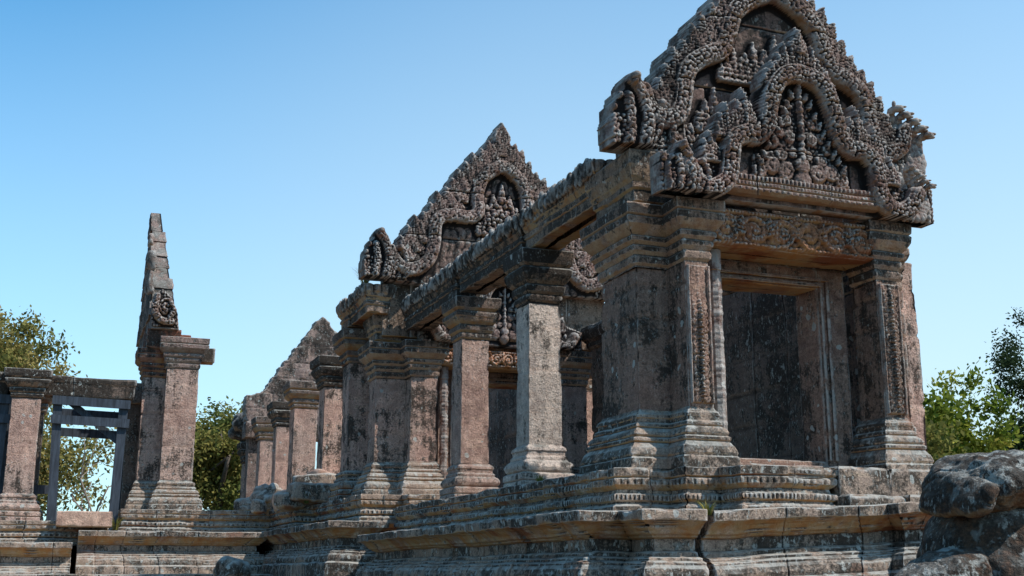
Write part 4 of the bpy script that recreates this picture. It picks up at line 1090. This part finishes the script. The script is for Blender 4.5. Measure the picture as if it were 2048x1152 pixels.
G3 = 'columns of the left gallery'
column('stone_column', 'square column at the left edge with broad weathered capital, beside the timber props', -.6, 29.52, 1.10, .62, .62, 3.4, G3, 61, .62, .66, (M_SHAFT, M_CAP))
column('stone_column', 'shaded dark column standing behind the left edge column', -.52, 32.2, 1.10, .6, .6, 3.4, G3, 62, .62, .66, (M_WALL, M_WALL))
def gallery_beam(label, x0, x1, y0, y1, z0, z1, sd):
    mb = MB().add(*sweep(rect(x0, y0, x1, y1), [(-.15, z0), (-.01, z0), (0, z0 + .02), (.01, z0 + .28), (.03, z0 + .32), (.04, z1 - .05), (.02, z1), (-.15, z1)], True, .05, .02, .05, seed=sd, joints=1.2))
    tag(mb.build('stone_beam', M_CAP, None, at=((x0 + x1) / 2, y0, z0)), label, 'beam', 'lintels of the left gallery')
gallery_beam('dark stone lintel resting on grey timber props between the left column and the spiked gable', -.22, 1.72, 29.45, 30.05, 3.97, 4.42, 71)
gallery_beam('dark lintel end left of the left edge column, at the picture edge', -4.2, -1.0, 29.45, 30.05, 3.92, 4.44, 72)

def timber(mb, a, b, w, d):
    a, b = np.array(a, float), np.array(b, float); t = (b - a) / np.linalg.norm(b - a)
    yv = np.array([0, 1.0, 0]); s = np.cross(t, yv); s /= np.linalg.norm(s)
    c = [(-w, -d), (w, -d), (w, d), (-w, d)]
    v = [p + s * x / 2 + yv * y / 2 for p in (a, b) for x, y in c]
    mb.add(v, [np.array([(0, 1, 2, 3), (7, 6, 5, 4), (0, 4, 5, 1), (1, 5, 6, 2), (2, 6, 7, 3), (3, 7, 4, 0)])], random.uniform(-1, 1))
def prop(label, dx, loc):
    t = thing('timber_prop', label, 'timber prop', (loc, 29.9, 1.12), 'timber props of the left gallery')
    for nm, a, b, w, d in (('post', (.14, 29.6, 1.13), (.06, 29.6, 3.92), .2, .2), ('post', (1.46, 29.6, 1.13), (1.52, 29.6, 3.92), .2, .2),
                           ('post', (.12, 30.75, 1.13), (.08, 30.75, 3.92), .18, .18), ('post', (1.56, 30.75, 1.13), (1.58, 30.75, 3.92), .18, .18),
                           ('rail', (-.06, 29.46, 3.87), (1.66, 29.46, 3.83), .2, .07), ('rail', (-.06, 29.46, 3.43), (1.66, 29.46, 3.39), .2, .07),
                           ('rail', (-.02, 30.9, 3.76), (1.7, 30.9, 3.72), .2, .07), ('rail', (-.02, 30.9, 3.30), (1.7, 30.9, 3.26), .2, .07),
                           ('brace', (.35, 29.66, 3.85), (1.5, 29.66, 2.95), .15, .06), ('rail', (-.45, 29.95, 1.86), (.1, 29.95, 1.86), .2, .07)):
        mb = MB(); timber(mb, (a[0] + dx, a[1], a[2]), (b[0] + dx, b[1], b[2]), w, d)
        mb.build(nm, M_TIMBER, t, smooth=False)
prop('grey-blue timber frame propping the lintel between the left column and the spiked gable', 0, .8)
prop('grey-blue timber frame at the picture edge, left of the leftmost column', -2.58, -1.8)
mb = MB(); block(mb, 0, 0, 0, 1.14, .5, .34, 33, bev=.02, rough=.01, chip=.03, step=.04)
v = mb.v[0]; v[:, 2] += v[:, 0] * -.0 + .01; v += np.array([.24, 28.2, .96])
tag(mb.build('fallen_stone', M_BLOCK, None, at=(.8, 28.4, .96)), 'clean pinkish cut block lying on the plinth in front of the timber props', 'stone', 'fallen stones on the plinth')

# ------------------------------------------------------------------ foreground statue
st = thing('guardian_statue', 'eroded black guardian statue spotted with white lichen, close at the right edge', 'statue', (6.2, 7.1, -1.3))
def eroded(mb, amp=.03, seed=0):
    """bedding ledges, pits and cracks of soft sandstone"""
    v = mb.v[-1]; c = v.mean(0); n = v - c; n /= np.linalg.norm(n, axis=1)[:, None] + 1e-9
    w_ = v + np.stack([fbm(v + 3, 2, 2), fbm(v + 9, 2, 2), fbm(v + 15, 2, 2)], 1) * .12
    led = vnoise(w_ * np.array([1.2, 1.2, 9.0]) + seed); crk = np.abs(vnoise(w_ * np.array([2.2, 2.2, 1.6]) + seed * 3))
    d = amp * led + fbm(v + seed, 11, 3) * amp * .55 - np.clip(.05 - crk, 0, 1) * amp * 14
    mb.v[-1] = v + n * d[:, None]
mb = MB(); ball(mb, (6.78, 7.15, -.52), (.76, .62, 1.06), 240, 180, .06, seed=3, power=3.2, noise_scale=2.2); eroded(mb, .012, 1)
mb.build('body', M_ROCK, st)
mb = MB(); ball(mb, (6.46, 7.1, .66), (.40, .5, .20), 200, 130, .08, seed=9, power=2.7, noise_scale=2.6, R=np.array([[1, 0, .25], [0, 1, 0], [.10, 0, 1]])); eroded(mb, .02, 2)
ball(mb, (6.80, 7.15, .66), (.36, .5, .20), 180, 120, .07, seed=12, power=2.5, noise_scale=2.6, R=np.array([[1, 0, 0], [0, 1, 0], [-.1, 0, 1]])); eroded(mb, .02, 3)
ball(mb, (6.12, 7.05, .53), (.10, .36, .14), 100, 70, .05, seed=14, power=2.5, noise_scale=3, R=np.array([[1, 0, .3], [0, 1, 0], [.0, 0, 1]])); eroded(mb, .02, 4)
mb.build('head', M_ROCK, st)
mb = MB(); ball(mb, (5.80, 7.05, -.30), (.60, .36, .40), 180, 130, .05, seed=19, power=2.3, noise_scale=2.5, R=np.array([[.92, 0, -.3], [0, 1, 0], [.38, 0, .95]])); eroded(mb, .02, 5)
mb.build('foreleg', M_ROCK, st)

# ------------------------------------------------------------------ weeds
def weed(label, x, y, z, n, h, seed, name='weed_tuft'):
    rg = np.random.default_rng(seed); V = []
    for i in range(n):
        a = rg.uniform(0, 2 * PI); l = h * rg.uniform(.5, 1.2); r = rg.uniform(0, .05); wv = np.array([-math.sin(a), math.cos(a), 0]) * .006
        b = np.array([x + r * math.cos(a), y + r * math.sin(a), z]); m = b + np.array([math.cos(a) * l * .25, math.sin(a) * l * .25, l * .6]); t = b + np.array([math.cos(a) * l * .6, math.sin(a) * l * .6, l * .85])
        V += [b - wv, b + wv, m + wv, m - wv, m - wv, m + wv, t + wv * .2, t - wv * .2]
    o = mk(name, V, [np.arange(len(V)).reshape(-1, 4)], L_OLIVE, None, tint=np.repeat(rg.uniform(0, 1, len(V) // 8), 8), smooth=False, at=(x, y, z))
    tag(o, label, 'weed', 'weeds growing on the ruins')
weed('small dry weed on the beam end left of the second gateway pediment', 5.75, 23.6, 5.7, 70, .42, 1)
weed('grass tuft in the dark slot between the two plinth blocks', 6.63, 11.5, .60, 40, .16, 2)
weed('grass tuft at the foot of the pale column on the plinth edge', 6.2, 15.2, 1.17, 40, .13, 3)
weed('grass tuft beside the clean pinkish block on the left plinth', 1.47, 28.35, .92, 60, .3, 4)
weed('grass tuft between the fallen long block and the second gateway plinth', 5.2, 26.0, 1.45, 50, .25, 5)

# ------------------------------------------------------------------ trees
def tree(name, label, base, h, crown, leafmat_, n_leaf, leaf, seed, bark=M_BARK, trunk_r=.18, spread=1.0, crown_c=None, bare=0.0, group='trees behind the ruins', levels=4, clump=.35, flatness=.8):
    rg = np.random.default_rng(seed)
    t = thing(name, label, 'tree', base, group)
    base = np.array(base, float)
    cc = np.array(crown_c if crown_c is not None else base + [0, 0, h * .68], float); cr = np.array(crown, float)
    mb = MB(); tips = []
    def grow(p, d, L, r, lev):
        n = 5; pts = [p]; q = p.copy(); dd = d.copy()
        for i in range(n):
            dd = dd + rg.normal(0, .16, 3) + np.array([0, 0, .05]); dd /= np.linalg.norm(dd)
            q = q + dd * L / n; pts.append(q.copy())
        tube(mb, pts, np.linspace(r, r * .62, n + 1), 7 if lev < 2 else 4)
        if lev >= levels:
            tips.append(q); return
        if lev >= levels - 1: tips.append(pts[3])
        for k in range(3 if lev < 2 else int(rg.integers(2, 4))):
            a = pts[int(rg.integers(2, n + 1))] if k else q
            # aim at a random place in the crown
            aim = cc + cr * rg.normal(0, .55, 3).clip(-1, 1) - a
            nd = dd * .55 + aim / (np.linalg.norm(aim) + 1e-6) * .9 + rg.normal(0, .25, 3); nd /= np.linalg.norm(nd)
            grow(a, nd, L * rg.uniform(.55, .78), r * .56, lev + 1)
    d0 = cc - base; d0 = d0 / np.linalg.norm(d0)
    grow(base, np.array([d0[0] * .5, d0[1] * .5, 1.0]), h * .42, trunk_r, 0)
    mb.build('trunk', bark, t)
    if n_leaf:
        tp = np.array(tips)
        inside = np.sum(((tp - cc) / (cr * 1.25)) ** 2, 1) < 1
        tp = tp[inside] if inside.sum() > 5 else tp
        keep = rg.random(len(tp)) > bare; tp = tp[keep]
        # a few extra clumps on the crown's shell make the outline uneven
        ex = rg.normal(0, 1, (int(len(tp) * .5), 3)); ex /= np.linalg.norm(ex, axis=1)[:, None]
        tp = np.vstack([tp, cc + ex * cr * rg.uniform(.6, 1.0, (len(ex), 1))])
        ct = rg.random(len(tp)) * .6
        idx = rg.integers(0, len(tp), n_leaf)
        c = tp[idx] + rg.normal(0, clump, (n_leaf, 3)) * np.array([1, 1, flatness])
        nrm = rg.normal(0, 1, (n_leaf, 3)) + np.array([0, 0, .5]); nrm /= np.linalg.norm(nrm, axis=1)[:, None]
        a = np.cross(nrm, rg.normal(0, 1, (n_leaf, 3))); a /= np.linalg.norm(a, axis=1)[:, None]; b = np.cross(nrm, a)
        s = leaf * rg.uniform(.6, 1.4, (n_leaf, 1))
        v = np.stack([c - a * s * .1, c + b * s * .28 + a * s * .4, c + a * s, c - b * s * .28 + a * s * .4], 1).reshape(-1, 3)
        f = np.arange(n_leaf * 4).reshape(-1, 4)
        tint = np.clip(ct[idx] + rg.normal(.2, .14, n_leaf), 0, 1)
        mk('crown', v, [f], leafmat_, t, tint=np.repeat(tint, 4), smooth=False)
    return t
tree('broadleaf_tree', 'large brownish autumn tree rising behind the leftmost column', (-2.2, 45, -1.3), 9.5, (3.6, 3, 2.0), L_AUTUMN, 24000, .15, 1, trunk_r=.25, crown_c=(-2.0, 45, 7.2), clump=.30, bare=.3)
tree('broadleaf_tree', 'sparse olive-brown tree seen through the timber prop opening', (.2, 41, -1.3), 6.5, (1.8, 2, 2.0), L_AUTUMN, 9000, .14, 2, trunk_r=.12, crown_c=(.15, 41, 3.5), clump=.30)
tree('bare_tree', 'leafless pale tree with crooked branches beside the spiked gable pier', (2.0, 38, -1.3), 6.0, (1.0, 1, 1.6), L_OLIVE, 0, .2, 8, bark=M_PALEBARK, trunk_r=.06, crown_c=(1.75, 38, 3.3), levels=2)
tree('broadleaf_tree', 'green and yellow tree between the spiked gable and the blank gable', (6.0, 47, -1.3), 8, (1.6, 2, 3.0), L_OLIVE, 26000, .16, 4, trunk_r=.2, crown_c=(6.0, 47, 3.3), clump=.30)
tree('broadleaf_tree', 'pale leafy tree glimpsed between the second gateway and the reddish column', (15.9, 60, -1.3), 13, (1.6, 2, 3.2), L_OLIVE, 9000, .2, 5, trunk_r=.2, crown_c=(15.9, 60, 9.3), clump=.35)
tree('broadleaf_tree', 'bright yellow-green tree right of the porch, above the guardian statue', (21.0, 24, -1.3), 5.6, (1.3, 1.3, 1.25), L_YELLOW, 11000, .14, 6, trunk_r=.06, crown_c=(21.0, 24, 3.5), clump=.2, bare=.1)
tree('broadleaf_tree', 'dark green tree at the right edge with a branch reaching into the sky', (31.6, 30, -1.3), 9.0, (2.2, 2.2, 2.0), L_DARK, 22000, .11, 7, trunk_r=.16, crown_c=(30.4, 30, 6.6), clump=.24)
tree('broadleaf_tree', 'low dark bushy tree at the right edge behind the guardian statue', (26.2, 26, -1.3), 5.5, (1.7, 1.6, 1.5), L_DARK, 26000, .12, 9, trunk_r=.12, crown_c=(25.6, 26, 2.9), clump=.27)
tree('shrub', 'dark green shrub low between the porch and the yellow-green tree', (17.6, 22, -1.3), 4.2, (.9, 1.2, .8), L_OLIVE, 8000, .12, 11, trunk_r=.06, crown_c=(17.7, 22, 2.5), clump=.22)

# eye level was the origin while building: lift everything so that the ground is at zero
for o in ROOTS: o.location.z += CAM_H
